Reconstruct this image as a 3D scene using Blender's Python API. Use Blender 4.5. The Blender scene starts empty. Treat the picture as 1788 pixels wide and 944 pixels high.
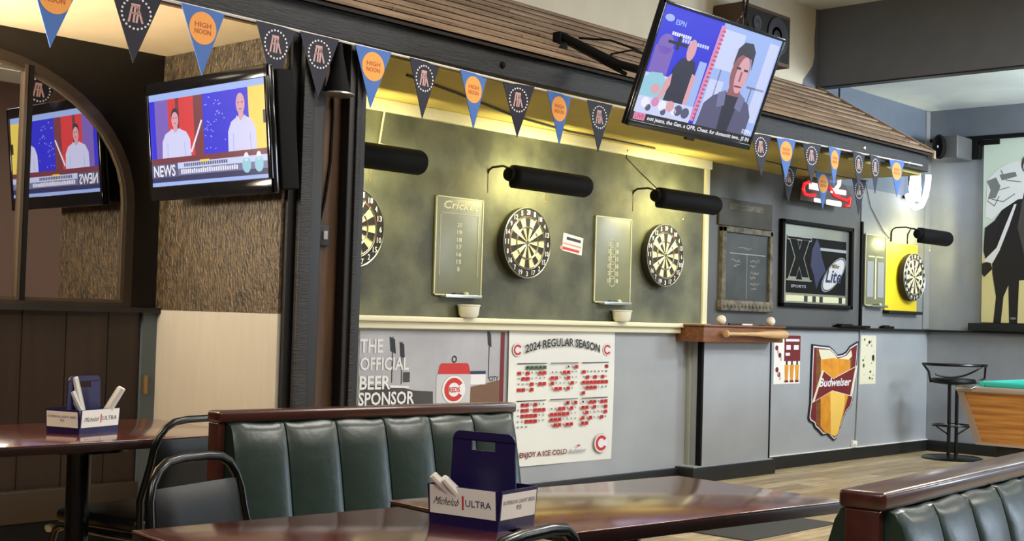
import bpy, bmesh, math, random
from mathutils import Matrix, Vector
random.seed(7)
PI = math.pi
SC = bpy.context.scene
COL = SC.collection

# ------------------------------------------------------------------ camera
cam_d = bpy.data.cameras.new('camera')
cam_d.sensor_fit = 'HORIZONTAL'; cam_d.sensor_width = 36.0
cam_d.lens = 36.0 * 2296.0 / 1788.0
cam_d.clip_start = 0.05; cam_d.clip_end = 100
cam = bpy.data.objects.new('camera', cam_d); COL.objects.link(cam)
cam.matrix_world = Matrix(((0.67527573, -0.04489012, -0.73619804, 0.0),
                           (-0.73701049, -0.00235772, -0.67587719, 0.0),
                           (0.02860446, 0.99898915, -0.0346766, 1.2),
                           (0, 0, 0, 1)))
SC.camera = cam
SC.view_settings.view_transform = 'Standard'
SC.view_settings.look = 'None'
SC.view_settings.gamma = 1.0
SC.view_settings.exposure = 0.0
SC.view_settings.use_curve_mapping = False

# ------------------------------------------------------------------ world + lights
w = bpy.data.worlds.new('world'); SC.world = w; w.use_nodes = True
w.node_tree.nodes['Background'].inputs[0].default_value = (0.55, 0.6, 0.7, 1)
w.node_tree.nodes['Background'].inputs[1].default_value = 0.15

def area(name, loc, target, sx, sy, power, col):
    l = bpy.data.lights.new(name, 'AREA'); l.shape = 'RECTANGLE'; l.size = sx; l.size_y = sy
    l.energy = power; l.color = col
    o = bpy.data.objects.new(name, l); COL.objects.link(o); o.location = loc
    d = Vector(target) - Vector(loc)
    o.rotation_euler = d.to_track_quat('-Z', 'Y').to_euler()
    return o
# ceiling lamps of the main room; last one added to brighten the near caddy
for i, (x, y, p) in enumerate([(1.5, -0.5, 80), (5.0, 0.5, 110), (4.6, 3.0, 60), (7.6, 2.0, 125), (9.2, -1.0, 100), (-1.0, 1.0, 80)]):
    area('ceiling_and_fill_light', (x, y, 3.86), (x, y, 0), 1.2, 0.6, p, (1.0, 0.95, 0.88))
# daylight through the window wall behind the back room
area('daylight_light', (11.3, -2.6, 1.9), (11.5, 5.7, 1.6), 1.6, 1.6, 200, (0.70, 0.84, 1.0))
area('far_ceiling_lamp_light', (11.3, 2.2, 2.9), (11.3, 3.6, 3.4), 1.2, 0.5, 130, (0.85, 0.93, 1.0))
# warm lamp of the left alcove
area('alcove_light', (1.2, 5.2, 1.85), (1.8, 5.2, 2.5), 0.5, 0.4, 120, (1.0, 0.88, 0.70))
area('alcove_table_light', (1.6, 4.6, 2.38), (2.9, 4.8, 0.7), 0.5, 0.5, 7, (1.0, 0.88, 0.74))

# ------------------------------------------------------------------ materials
def lin(c):
    r = []
    for v in c:
        v = v / 255.0
        r.append(v / 12.92 if v <= 0.04045 else ((v + 0.055) / 1.055) ** 2.4)
    return (r[0], r[1], r[2], 1.0)
M = {}
def mat(name, c, rough=0.6, metal=0.0, var=0.0, vscale=6.0, bump=0.0, bscale=60.0, emit=None, es=1.0, spec=0.5, stretch=None, c2=None, coat=0.0, trans=0.0, det=4.0, alpha=1.0):
    m = bpy.data.materials.new(name); m.use_nodes = True
    nt = m.node_tree; b = nt.nodes['Principled BSDF']
    b.inputs['Base Color'].default_value = lin(c)
    b.inputs['Roughness'].default_value = rough
    b.inputs['Metallic'].default_value = metal
    b.inputs['Specular IOR Level'].default_value = spec
    b.inputs['Coat Weight'].default_value = coat
    b.inputs['Coat Roughness'].default_value = 0.12; b.inputs['Coat IOR'].default_value = 1.5 + 0.35 * (coat > 0.9)
    b.inputs['Transmission Weight'].default_value = trans
    b.inputs['Alpha'].default_value = alpha
    if emit:
        b.inputs['Emission Color'].default_value = lin(emit); b.inputs['Emission Strength'].default_value = es
    if var > 0 or c2 or bump > 0:
        tc = nt.nodes.new('ShaderNodeTexCoord'); mp = nt.nodes.new('ShaderNodeMapping')
        nt.links.new(tc.outputs['Object'], mp.inputs['Vector'])
        if stretch: mp.inputs['Scale'].default_value = stretch
    if var > 0 or c2:
        n = nt.nodes.new('ShaderNodeTexNoise'); n.inputs['Scale'].default_value = vscale; n.inputs['Detail'].default_value = det
        nt.links.new(mp.outputs['Vector'], n.inputs['Vector'])
        cr = nt.nodes.new('ShaderNodeValToRGB')
        cr.color_ramp.elements[0].position = 0.35; cr.color_ramp.elements[1].position = 0.68
        a = lin(c)
        if c2: e = lin(c2)
        else:
            e = tuple(min(1, v * (1 + var)) for v in a[:3]) + (1,); a = tuple(v * (1 - var) for v in a[:3]) + (1,)
        cr.color_ramp.elements[0].color = a; cr.color_ramp.elements[1].color = e
        nt.links.new(n.outputs['Fac'], cr.inputs['Fac']); nt.links.new(cr.outputs['Color'], b.inputs['Base Color'])
    if bump > 0:
        n2 = nt.nodes.new('ShaderNodeTexNoise'); n2.inputs['Scale'].default_value = bscale; n2.inputs['Detail'].default_value = 5
        nt.links.new(mp.outputs['Vector'], n2.inputs['Vector'])
        bp = nt.nodes.new('ShaderNodeBump'); bp.inputs['Strength'].default_value = bump; bp.inputs['Distance'].default_value = 0.01
        nt.links.new(n2.outputs['Fac'], bp.inputs['Height']); nt.links.new(bp.outputs['Normal'], b.inputs['Normal'])
    M[name] = m
    return m
def glow(name, c, s=1.0):
    m = bpy.data.materials.new(name); m.use_nodes = True; nt = m.node_tree
    b = nt.nodes['Principled BSDF']; b.inputs['Base Color'].default_value = (0.01, 0.01, 0.01, 1); b.inputs['Roughness'].default_value = 0.3
    b.inputs['Emission Color'].default_value = lin(c); b.inputs['Emission Strength'].default_value = s
    M[name] = m
    return m

mat('grey_paint', (158, 162, 166), 0.55, var=0.05, vscale=3, bump=0.05)
mat('charcoal_paint', (84, 84, 84), 0.5, var=0.07, vscale=3, bump=0.06)
mat('mid_grey_paint', (128, 131, 132), 0.5, var=0.05)
mat('right_wall_paint', (138, 143, 150), 0.5, var=0.05)
mat('cream_paint', (210, 202, 178), 0.7, var=0.03)
mat('bench_brown', (42, 32, 22), 0.5, var=0.1)
mat('room_brown', (96, 70, 56), 0.6)
mat('tan_board', (168, 163, 154), 0.6, var=0.03, stretch=(1, 4, 0.6))
mat('blue_grey_paint', (92, 102, 116), 0.55, var=0.05)
mat('beam_paint', (104, 109, 119), 0.6, var=0.05)
mat('white_ceiling', (215, 215, 212), 0.8, var=0.06, vscale=2)
mat('far_ceiling', (215, 222, 222), 0.7, var=0.08, vscale=1.5)
mat('tan_ceiling', (246, 222, 176), 0.8, var=0.03)
mat('yellow_ceiling', (190, 172, 96), 0.7, var=0.12, vscale=2)
mat('black_paint', (12, 11, 11), 0.35, var=0.15)
mat('soft_black', (17, 17, 18), 0.5)
mat('dark_plank', (36, 24, 19), 0.4, var=0.25, vscale=3, stretch=(9, 1, 0.5))
mat('steel_blue_paint', (72, 84, 92), 0.45)
mat('brown_texture', (44, 35, 23), 0.32, c2=(88, 73, 49), vscale=38, bump=1.0, bscale=75, stretch=(1, 1, 0.6))
mat('dart_felt', (66, 68, 55), 0.62, c2=(108, 110, 87), vscale=3.6, bump=0.25, bscale=120, det=9)
mat('cream_trim', (226, 222, 190), 0.45)
mat('pale_trim', (158, 162, 150), 0.5)
mat('fascia_wood', (25, 26, 28), 0.55, var=0.35, vscale=8, stretch=(0.6, 1, 6), bump=0.5, bscale=30)
mat('old_wood', (74, 50, 26), 0.6, var=0.3, vscale=5, stretch=(6, 6, 0.6))
mat('shingle', (128, 106, 86), 0.85, c2=(178, 154, 128), vscale=5, stretch=(0.5, 9, 3), bump=0.5, bscale=40)
mat('shingle_gap', (30, 22, 16), 0.9)
mat('mahogany', (100, 46, 34), 0.24, var=0.22, vscale=5, stretch=(1.2, 6, 1), coat=1.0)
mat('mahogany_edge', (34, 16, 14), 0.35)
mat('mahogany_rail', (66, 32, 26), 0.30, var=0.2, vscale=5, stretch=(1, 6, 6), coat=0.4)
mat('green_leather', (31, 48, 42), 0.33, var=0.12, vscale=4, bump=0.3, bscale=9)
mat('black_vinyl', (8, 10, 10), 0.42, spec=0.3, bump=0.06, bscale=40)
mat('black_metal', (8, 8, 9), 0.25, spec=0.45)
mat('matte_black', (9, 9, 9), 0.75, spec=0.2)
mat('chrome', (190, 190, 190), 0.18, metal=1.0)
mat('silver', (178, 180, 176), 0.3, metal=0.8)
mat('glossy_plastic', (14, 14, 17), 0.12)
mat('mirror_glass', (225, 222, 220), 0.012, metal=1.0)
mat('cork_frame', (42, 34, 28), 0.35, var=0.1)
mat('bronze_frame', (84, 74, 62), 0.3, metal=0.5)
mat('white_paper', (238, 235, 228), 0.6)
mat('cream_paper', (222, 216, 190), 0.6)
mat('banner_white', (226, 227, 220), 0.5)
mat('navy_card', (26, 18, 72), 0.4)
mat('deep_navy', (24, 25, 44), 0.7)
mat('sky_blue_cloth', (66, 108, 182), 0.7)
mat('orange_print', (236, 160, 76), 0.7)
mat('dark_orange_print', (178, 92, 44), 0.7)
mat('pink_print', (198, 160, 160), 0.7)
mat('white_print', (225, 225, 228), 0.6)
mat('white_cord', (215, 212, 205), 0.6)
mat('red_print', (196, 44, 40), 0.6)
mat('dark_red_print', (110, 22, 26), 0.6)
mat('ink', (32, 34, 42), 0.6)
mat('gold_print', (226, 160, 44), 0.5, c2=(206, 128, 34), vscale=9)
mat('light_gold_print', (240, 198, 96), 0.5)
mat('grey_print', (150, 152, 156), 0.6)
mat('can_silver', (192, 192, 196), 0.4)
mat('poster_sky', (158, 158, 162), 0.45, c2=(184, 184, 188), vscale=2)
mat('dark_print', (64, 60, 58), 0.6)
mat('brown_print', (112, 82, 62), 0.6)
mat('board_cream', (228, 218, 170), 0.7)
mat('board_black', (34, 32, 26), 0.7)
mat('board_green', (60, 100, 50), 0.7)
mat('board_red', (150, 50, 38), 0.7)
mat('score_face', (122, 124, 98), 0.35, var=0.08)
mat('score_print', (208, 206, 168), 0.5)
mat('clear_plastic', (235, 236, 218), 0.25)
mat('weathered_wood', (122, 116, 98), 0.7, c2=(70, 66, 56), vscale=18, bump=0.5)
mat('dark_header', (62, 58, 48), 0.6, var=0.2)
mat('chalkboard', (44, 47, 48), 0.5, c2=(66, 70, 70), vscale=4)
mat('chalk', (168, 170, 168), 0.8)
mat('yellow_paint', (240, 212, 40), 0.5)
mat('orange_wood', (124, 76, 42), 0.45, var=0.25, vscale=5, stretch=(1, 5, 8))
mat('bat_wood', (204, 168, 116), 0.4, var=0.1, stretch=(1, 5, 5))
mat('ball_leather', (232, 226, 208), 0.5)
mat('baseboard_black', (22, 24, 24), 0.5)
mat('oak_laminate', (196, 140, 74), 0.35, c2=(150, 96, 42), vscale=4, stretch=(1, 0.5, 12))
mat('taupe_trim', (150, 134, 120), 0.4)
mat('maroon_trim', (66, 36, 34), 0.4)
mat('green_felt', (44, 170, 156), 0.8)
mat('floor_mat', (58, 58, 56), 0.85, bump=0.3, bscale=90)
mat('speaker_brown', (76, 54, 36), 0.6, var=0.15)
mat('speaker_cloth', (24, 23, 24), 0.9)
mat('speaker_cone', (30, 30, 35), 0.5)
mat('screen_off', (6, 6, 8), 0.15)
mat('photo_pale', (196, 210, 196), 0.5)
mat('photo_sand', (206, 196, 140), 0.5)
mat('photo_black', (22, 18, 22), 0.5)
mat('photo_grey', (112, 116, 114), 0.5)
mat('photo_white', (214, 216, 216), 0.5)
mat('dark_blue_print', (34, 40, 78), 0.5)
mat('brass', (170, 140, 90), 0.3, metal=0.9)
glow('lamp_glow', (255, 243, 178), 125.0)
glow('neon_white', (225, 236, 255), 5.5)
glow('neon_red', (255, 40, 50), 1.0)
glow('neon_soft', (255, 235, 235), 1.1)
SCR = dict(blue=(34, 36, 220), deepblue=(22, 26, 150), pale=(205, 214, 250), white=(240, 240, 255), black=(8, 8, 14), navy=(40, 44, 96),
           purple=(124, 96, 190), red=(222, 52, 62), yellow=(246, 218, 96), skin=(222, 164, 176), dskin=(150, 92, 98), shirt=(214, 214, 250),
           grey=(116, 118, 158), ltblue=(160, 186, 245), pink=(214, 140, 190), slate=(84, 84, 120), hair=(44, 42, 62), maroon=(120, 50, 66), tee=(32, 34, 60),
           teal=(150, 205, 225))
for k, v in SCR.items(): glow('screen_' + k, v, 0.95)

# floor planks
def floor_mat():
    m = bpy.data.materials.new('vinyl_planks'); m.use_nodes = True; nt = m.node_tree; b = nt.nodes['Principled BSDF']
    tc = nt.nodes.new('ShaderNodeTexCoord'); mp = nt.nodes.new('ShaderNodeMapping'); mp.inputs['Rotation'].default_value = (0, 0, 0.0)
    br = nt.nodes.new('ShaderNodeTexBrick'); br.inputs['Scale'].default_value = 1.0
    br.inputs['Brick Width'].default_value = 1.1; br.inputs['Row Height'].default_value = 0.15; br.inputs['Mortar Size'].default_value = 0.003
    br.inputs['Color1'].default_value = lin((190, 172, 136)); br.inputs['Color2'].default_value = lin((152, 132, 100)); br.inputs['Mortar'].default_value = lin((80, 70, 56))
    n = nt.nodes.new('ShaderNodeTexNoise'); n.inputs['Scale'].default_value = 3.0; n.inputs['Detail'].default_value = 8
    mp2 = nt.nodes.new('ShaderNodeMapping'); mp2.inputs['Scale'].default_value = (1, 7, 1)
    nt.links.new(tc.outputs['Object'], mp.inputs['Vector']); nt.links.new(tc.outputs['Object'], mp2.inputs['Vector'])
    nt.links.new(mp.outputs['Vector'], br.inputs['Vector']); nt.links.new(mp2.outputs['Vector'], n.inputs['Vector'])
    mx = nt.nodes.new('ShaderNodeMix'); mx.data_type = 'RGBA'; mx.blend_type = 'OVERLAY'; mx.inputs[0].default_value = 0.75
    nt.links.new(br.outputs['Color'], mx.inputs[6]); nt.links.new(n.outputs['Fac'], mx.inputs[7])
    nt.links.new(mx.outputs[2], b.inputs['Base Color']); b.inputs['Roughness'].default_value = 0.42
    M['vinyl_planks'] = m
floor_mat()

# ------------------------------------------------------------------ mesh builder
_textcache = {}
def text_tris(s, bold=0.0):
    key = s; s = (s, bold)
    if s not in _textcache:
        c = bpy.data.curves.new('t', 'FONT'); c.body = key; c.resolution_u = 2; c.offset = bold
        o = bpy.data.objects.new('t', c); me = o.to_mesh()
        vs = [v.co.copy() for v in me.vertices]; ps = [tuple(p.vertices) for p in me.polygons]
        o.to_mesh_clear(); bpy.data.objects.remove(o); bpy.data.curves.remove(c)
        _textcache[s] = (vs, ps)
    return _textcache[s]

class MB:
    def __init__(s): s.v = []; s.f = []; s.mi = []; s.sm = []; s.names = []; s.X = Matrix.Identity(4)
    def mid(s, m):
        if m not in s.names: s.names.append(m)
        return s.names.index(m)
    def add(s, vs, fs, m, smooth=False):
        o = len(s.v); s.v += [s.X @ Vector(v) for v in vs]
        i = s.mid(m)
        for f in fs: s.f.append(tuple(o + k for k in f)); s.mi.append(i); s.sm.append(smooth)
    def box(s, x0, x1, y0, y1, z0, z1, m, bev=0.0):
        if bev > 0:
            bm = bmesh.new(); bmesh.ops.create_cube(bm, size=1)
            for v in bm.verts: v.co = Vector(((x0 + x1) / 2 + v.co.x * (x1 - x0), (y0 + y1) / 2 + v.co.y * (y1 - y0), (z0 + z1) / 2 + v.co.z * (z1 - z0)))
            bmesh.ops.bevel(bm, geom=list(bm.edges), offset=bev, segments=3, affect='EDGES', profile=0.5)
            bm.verts.index_update()
            s.add([v.co.copy() for v in bm.verts], [tuple(v.index for v in f.verts) for f in bm.faces], m, True); bm.free(); return
        s.add([(x0, y0, z0), (x1, y0, z0), (x1, y1, z0), (x0, y1, z0), (x0, y0, z1), (x1, y0, z1), (x1, y1, z1), (x0, y1, z1)],
              [(0, 3, 2, 1), (4, 5, 6, 7), (0, 1, 5, 4), (1, 2, 6, 5), (2, 3, 7, 6), (3, 0, 4, 7)], m)
    def poly(s, pts, y, th, m):
        """polygon in the x-z plane, front face towards -y at y-th, back at y"""
        a = sum(pts[i][0] * pts[(i + 1) % len(pts)][1] - pts[(i + 1) % len(pts)][0] * pts[i][1] for i in range(len(pts)))
        if a < 0: pts = pts[::-1]
        n = len(pts)
        vs = [(p[0], y - th, p[1]) for p in pts] + [(p[0], y, p[1]) for p in pts]
        fs = [tuple(range(n)), tuple(range(2 * n - 1, n - 1, -1))] + [(i, i + n, (i + 1) % n + n, (i + 1) % n) for i in range(n)]
        s.add(vs, fs, m)
    def rect(s, x0, x1, z0, z1, y, th, m): s.poly([(x0, z0), (x1, z0), (x1, z1), (x0, z1)], y, th, m)
    def disc(s, cx, cz, rx, rz, y, th, m, n=28): s.poly([(cx + rx * math.cos(2 * PI * i / n), cz + rz * math.sin(2 * PI * i / n)) for i in range(n)], y, th, m)
    def ring(s, cx, cz, r0, r1, y, th, m, n=40, a0=0, a1=2 * PI, kz=1.0):
        full = abs(a1 - a0 - 2 * PI) < 1e-6
        for i in range(n):
            t0 = a0 + (a1 - a0) * i / n; t1 = a0 + (a1 - a0) * (i + 1) / n
            s.poly([(cx + r0 * math.cos(t0), cz + kz * r0 * math.sin(t0)), (cx + r1 * math.cos(t0), cz + kz * r1 * math.sin(t0)),
                    (cx + r1 * math.cos(t1), cz + kz * r1 * math.sin(t1)), (cx + r0 * math.cos(t1), cz + kz * r0 * math.sin(t1))], y, th, m)
    def line(s, x0, z0, x1, z1, wd, y, th, m):
        d = Vector((x1 - x0, z1 - z0)); 
        if d.length < 1e-6: return
        d.normalize(); nx, nz = -d.y * wd / 2, d.x * wd / 2
        s.poly([(x0 + nx, z0 + nz), (x0 - nx, z0 - nz), (x1 - nx, z1 - nz), (x1 + nx, z1 + nz)], y, th, m)
    def text(s, t, x0, x1, z0, z1, y, m, arch=0.0, shear=0.0, bold=0.022):
        vs, ps = text_tris(t, bold)
        ax = min(v.x for v in vs); bx = max(v.x for v in vs); az = min(v.y for v in vs); bz = max(v.y for v in vs)
        out = []
        for v in vs:
            u = (v.x - ax) / (bx - ax); q = (v.y - az) / (bz - az)
            x = x0 + (x1 - x0) * u + shear * (q - 0.5) * (z1 - z0)
            z = z0 + (z1 - z0) * q + arch * (1 - (2 * u - 1) ** 2)
            out.append((x, y, z))
        s.add(out, ps, m)
    def tube(s, pts, r, m, n=10, closed=False, cap=True):
        pts = [Vector(p) for p in pts]; k = len(pts)
        vs = []; fs = []; prev = None
        for i, p in enumerate(pts):
            if closed: t = pts[(i + 1) % k] - pts[i - 1]
            elif i == 0: t = pts[1] - p
            elif i == k - 1: t = p - pts[-2]
            else: t = (pts[i + 1] - p).normalized() + (p - pts[i - 1]).normalized()
            t.normalize()
            if prev is None:
                a = Vector((0, 0, 1)) if abs(t.z) < 0.9 else Vector((1, 0, 0)); u = t.cross(a).normalized()
            else: u = (prev - t * prev.dot(t)).normalized()
            prev = u; w_ = t.cross(u)
            rr = r[i] if isinstance(r, (list, tuple)) else r
            for j in range(n):
                an = 2 * PI * j / n; vs.append(p + u * rr * math.cos(an) + w_ * rr * math.sin(an))
        for i in range(k if closed else k - 1):
            for j in range(n):
                a = i * n + j; b = i * n + (j + 1) % n; c = ((i + 1) % k) * n + (j + 1) % n; d = ((i + 1) % k) * n + j
                fs.append((a, b, c, d))
        if cap and not closed: fs.append(tuple(range(n - 1, -1, -1))); fs.append(tuple((k - 1) * n + j for j in range(n)))
        s.add(vs, fs, m, True)
    def lathe(s, prof, m, c=(0, 0, 0), axis='Z', n=28):
        """profile = (radius, height) list; axis Z, X or -Y (height runs towards -y)"""
        vs = []; fs = []
        for r, h in prof:
            for j in range(n):
                a = 2 * PI * j / n; p = (r * math.cos(a), r * math.sin(a), h)
                if axis == 'X': p = (p[2], p[0], p[1])
                elif axis == 'Y': p = (p[0], -p[2], p[1])
                vs.append((p[0] + c[0], p[1] + c[1], p[2] + c[2]))
        for i in range(len(prof) - 1):
            for j in range(n): fs.append((i * n + j, i * n + (j + 1) % n, (i + 1) * n + (j + 1) % n, (i + 1) * n + j))
        fs.append(tuple(range(n - 1, -1, -1))); fs.append(tuple((len(prof) - 1) * n + j for j in range(n)))
        s.add(vs, fs, m, True)
    def grid(s, P, m, smooth=True):
        a = len(P); b = len(P[0]); s.add([q for row in P for q in row], [(i * b + j, i * b + j + 1, (i + 1) * b + j + 1, (i + 1) * b + j) for i in range(a - 1) for j in range(b - 1)], m, smooth)
    def build(s, name, parent=None, loc=None, rz=0.0, rot=None, fixn=False):
        me = bpy.data.meshes.new(name); me.from_pydata([tuple(v) for v in s.v], [], s.f)
        for nme in s.names: me.materials.append(M[nme])
        for p, i, sm in zip(me.polygons, s.mi, s.sm): p.material_index = i; p.use_smooth = sm
        if fixn:
            bm = bmesh.new(); bm.from_mesh(me); bmesh.ops.recalc_face_normals(bm, faces=bm.faces); bm.to_mesh(me); bm.free()
        if any(s.sm): me.set_sharp_from_angle(angle=math.radians(40))
        me.update()
        o = bpy.data.objects.new(name, me); COL.objects.link(o)
        if parent: o.parent = parent
        if loc: o.location = loc
        o.rotation_euler = rot if rot else (0, 0, rz)
        return o

def tag(o, label, cat, group=None, kind=None):
    o['label'] = label; o['category'] = cat
    if group: o['group'] = group
    if kind: o['kind'] = kind
    return o
def thing(name, label, cat, loc=(0, 0, 0), rz=0.0, group=None, rot=None):
    o = bpy.data.objects.new(name, None); COL.objects.link(o); o.empty_display_size = 0.1
    o.location = loc; o.rotation_euler = rot if rot else (0, 0, rz)
    return tag(o, label, cat, group)
def struct(o, label=None):
    o['kind'] = 'structure'
    if label: o['label'] = label
    return o
def dup(root, label, loc, rz=0.0):
    r = root.copy(); COL.objects.link(r); r.location = loc; r.rotation_euler = (0, 0, rz); r['label'] = label
    for ch in list(root.children):
        c = ch.copy(); COL.objects.link(c); c.parent = r
        for g in list(ch.children):
            d = g.copy(); COL.objects.link(d); d.parent = c
    return r

# ------------------------------------------------------------------ the room
D = 5.75; L = 12.35
b = MB(); b.box(-3.2, L + 0.1, -4.2, D + 0.12, -0.1, 0, 'vinyl_planks'); struct(b.build('floor'))
b = MB()   # long back wall of the dart alcove, then the far room
b.box(3.72, L + 0.12, D, D + 0.12, 0, 1.15, 'grey_paint')
b.box(3.72, 10.945, D, D + 0.12, 1.15, 2.46, 'charcoal_paint'); b.box(10.945, L + 0.12, D, D + 0.12, 1.15, 2.46, 'mid_grey_paint')
b.box(-3.2, 10.07, D, D + 0.12, 2.46, 3.95, 'cream_paint')
b.box(10.07, L + 0.12, D, D + 0.12, 2.46, 3.95, 'blue_grey_paint')
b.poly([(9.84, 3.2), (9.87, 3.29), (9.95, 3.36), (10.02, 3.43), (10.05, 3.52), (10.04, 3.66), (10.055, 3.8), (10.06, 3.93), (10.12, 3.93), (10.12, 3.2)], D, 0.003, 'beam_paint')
struct(b.build('wall_back'))
b = MB()
b.box(-3.2, 3.72, D, D + 0.12, 1.18, 2.46, 'black_paint')
b.box(-3.2, 3.56, D, D + 0.12, 0, 1.18, 'dark_plank')
b.box(3.56, 3.72, D - 0.02, D + 0.12, 0, 1.18, 'steel_blue_paint')
for i in range(30): b.box(-3 + i * 0.22, -2.996 + i * 0.22, D - 0.002, D, 0.0, 1.17, 'matte_black')
struct(b.build('wall_mirror_side'))
b = MB(); b.box(-3.2, 3.64, D - 0.05, D, 1.165, 1.19, 'soft_black'); struct(b.build('trim_1'))
b = MB()
b.box(3.64, 3.72, 4.76, D, 1.18, 2.45, 'brown_texture'); b.box(3.64, 3.72, 4.76, D, 0, 1.18, 'tan_board')
struct(b.build('wall_partition'))
b = MB(); b.box(L, L + 0.12, -4.2, D, 0, 3.4, 'right_wall_paint'); struct(b.build('wall_right'))
b = MB(); b.box(-3.32, -3.2, -4.2, D + 0.12, 0, 3.95, 'dark_plank'); struct(b.build('wall_left'))
b = MB(); b.box(-3.2, L + 0.1, -4.32, -4.2, 0, 3.95, 'room_brown'); struct(b.build('wall_front'))
b = MB(); b.box(-3.2, 10.1, -4.2, D, 3.93, 4.03, 'white_ceiling'); struct(b.build('ceiling'))
b = MB(); b.box(10.2, L, -4.2, D, 3.34, 3.44, 'far_ceiling'); struct(b.build('ceiling_far_room'))
b = MB(); b.box(10.1, 10.2, -4.2, D, 3.255, 3.95, 'beam_paint')
b.box(10.096, 10.2, -4.2, D, 3.245, 3.256, 'soft_black'); struct(b.build('ceiling_beam'))
b = MB(); b.box(-3.2, 3.70, 4.78, D, 2.455, 2.50, 'tan_ceiling'); struct(b.build('ceiling_left_alcove'))
b = MB(); b.box(3.72, 10.1, 4.78, D, 2.44, 2.50, 'yellow_ceiling'); struct(b.build('ceiling_dart_alcove'))
# dart backing board, its pale mouldings
b = MB(); b.box(3.72, 8.41, D - 0.012, D, 1.17, 2.38, 'dart_felt'); struct(b.build('wall_dart_backing'))
b = MB(); b.box(3.72, 8.46, D - 0.05, D, 2.37, 2.44, 'cream_trim', 0.006); struct(b.build('trim_2'))
b = MB(); b.box(3.72, 8.46, D - 0.075, D, 1.15, 1.182, 'cream_trim', 0.006); b.box(3.72, 8.46, D - 0.045, D, 1.108, 1.15, 'cream_trim', 0.004); struct(b.build('trim_3'))
b = MB(); b.box(8.40, 8.46, D - 0.03, D, 1.182, 2.37, 'cream_trim', 0.005); struct(b.build('trim_4'))
b = MB(); b.box(8.24, 8.32, D - 0.04, D, 0, 1.108, 'pale_trim', 0.004); b.box(8.335, 8.41, D - 0.03, D, 0, 1.108, 'pale_trim', 0.004); struct(b.build('trim_5'))
# chair rail of the far wall and right wall
b = MB(); b.box(9.24, L, D - 0.06, D, 1.165, 1.185, 'soft_black', 0.004); struct(b.build('trim_6'))
b = MB(); b.box(L - 0.06, L, -4, D - 0.06, 1.165, 1.185, 'soft_black', 0.004); struct(b.build('trim_7'))
b = MB(); b.box(10.93, 10.96, D - 0.02, D, 1.185, 2.15, 'matte_black'); b.box(10.93, 10.945, D - 0.006, D, 2.15, 2.46, 'charcoal_paint'); struct(b.build('trim_8'))
b = MB(); b.box(L - 0.13, L - 0.004, D - 0.015, D, 1.19, 3.33, 'mid_grey_paint'); struct(b.build('trim_9'))
b = MB(); b.box(L - 0.05, L, -4, D, 3.06, 3.34, 'beam_paint'); b.box(L-0.07, L, -4, D-0.02, 3.03, 3.06, 'matte_black'); struct(b.build('trim_10'))
b = MB(); b.box(10.48, 10.5, D - 0.006, D, 2.55, 3.34, 'matte_black'); struct(b.build('trim_11'))
# baseboards
b = MB(); b.box(9.26, L, D - 0.03, D, 0, 0.105, 'baseboard_black', 0.004); b.box(9.26, L, D - 0.02, D, 0.105, 0.112, 'white_paper'); struct(b.build('baseboard_back'))
b = MB(); b.box(3.72, 8.22, D - 0.03, D, 0, 0.105, 'baseboard_black', 0.004); struct(b.build('baseboard_dart'))
b = MB(); b.box(L - 0.03, L, -4, D - 0.03, 0, 0.105, 'baseboard_black', 0.004); struct(b.build('baseboard_right'))

b = MB(); b.box(-3.2, 3.55, D - 0.05, D, 0.19, 0.34, 'bench_brown', 0.006); b.box(-3.2, 3.55, D - 0.04, D, 0, 0.19, 'matte_black'); struct(b.build('baseboard_mirror_side'))

# fascia beam and shingled awning roof
b = MB(); b.box(-3.0, 10.1, 4.72, 4.78, 2.462, 2.60, 'fascia_wood', 0.006); struct(b.build('trim_12'))
for (x, z) in [(9.0, 2.535), (9.75, 2.50), (5.02, 2.52)]:
    k = MB(); k.lathe([(0.0, 0.016), (0.012, 0.014), (0.018, 0.006), (0.02, 0.0)][::-1], 'silver' if x > 6 else 'matte_black', (x, 4.72, z), 'Y', 12)
    struct(k.build('trim_13'))
b = MB()
n = Vector((0, -0.508, 0.861)); s_ = Vector((0, 0.861, 0.508)); base = Vector((0, 4.68, 2.60)); run = 1.26
b.add([(-3, 4.68, 2.59), (10.1, 4.68, 2.59), (10.1, 5.74, 3.216), (-3, 5.74, 3.216), (-3, 4.68, 2.605), (10.1, 4.68, 2.605), (10.1, 5.74, 3.235), (-3, 5.74, 3.235)],
      [(0, 1, 2, 3), (4, 7, 6, 5), (0, 4, 5, 1), (3, 2, 6, 7), (1, 5, 6, 2), (0, 3, 7, 4)], 'shingle_gap')
b.add([(10.1, 4.78, 2.50), (10.1, 5.74, 2.50), (10.1, 5.74, 3.2), (10.1, 4.78, 2.63), (10.07, 4.78, 2.50), (10.07, 5.74, 2.50), (10.07, 5.74, 3.2), (10.07, 4.78, 2.63)],
      [(0, 1, 2, 3), (7, 6, 5, 4), (0, 4, 5, 1), (3, 2, 6, 7)], 'soft_black')
rows = 9; rw = run / rows
for r in range(rows):
    x = 1.8 - random.random() * 0.1
    while x < 10.08:
        wd = random.uniform(0.25, 0.9); x1 = min(x + wd, 10.1)
        j = random.uniform(-0.007, 0.007); t = 0.011 + random.uniform(0, 0.005)
        lo = base + s_ * (r * rw + (j if r else 0)); hi = base + s_ * (min((r + 1.15) * rw, run))
        p = []
        for (q, th) in ((lo, t), (hi, 0.006)):
            for xx in (x, x1 - 0.001): g = 0.016 if q is lo else 0.003; p.append(Vector((xx, q.y, q.z)) + n * g); p.append(Vector((xx, q.y, q.z)) + n * (g + th))
        b.add(p, [(1, 3, 7, 5), (0, 2, 3, 1), (0, 1, 5, 4), (2, 6, 7, 3), (4, 5, 7, 6)], 'shingle')
        x = x1
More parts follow.
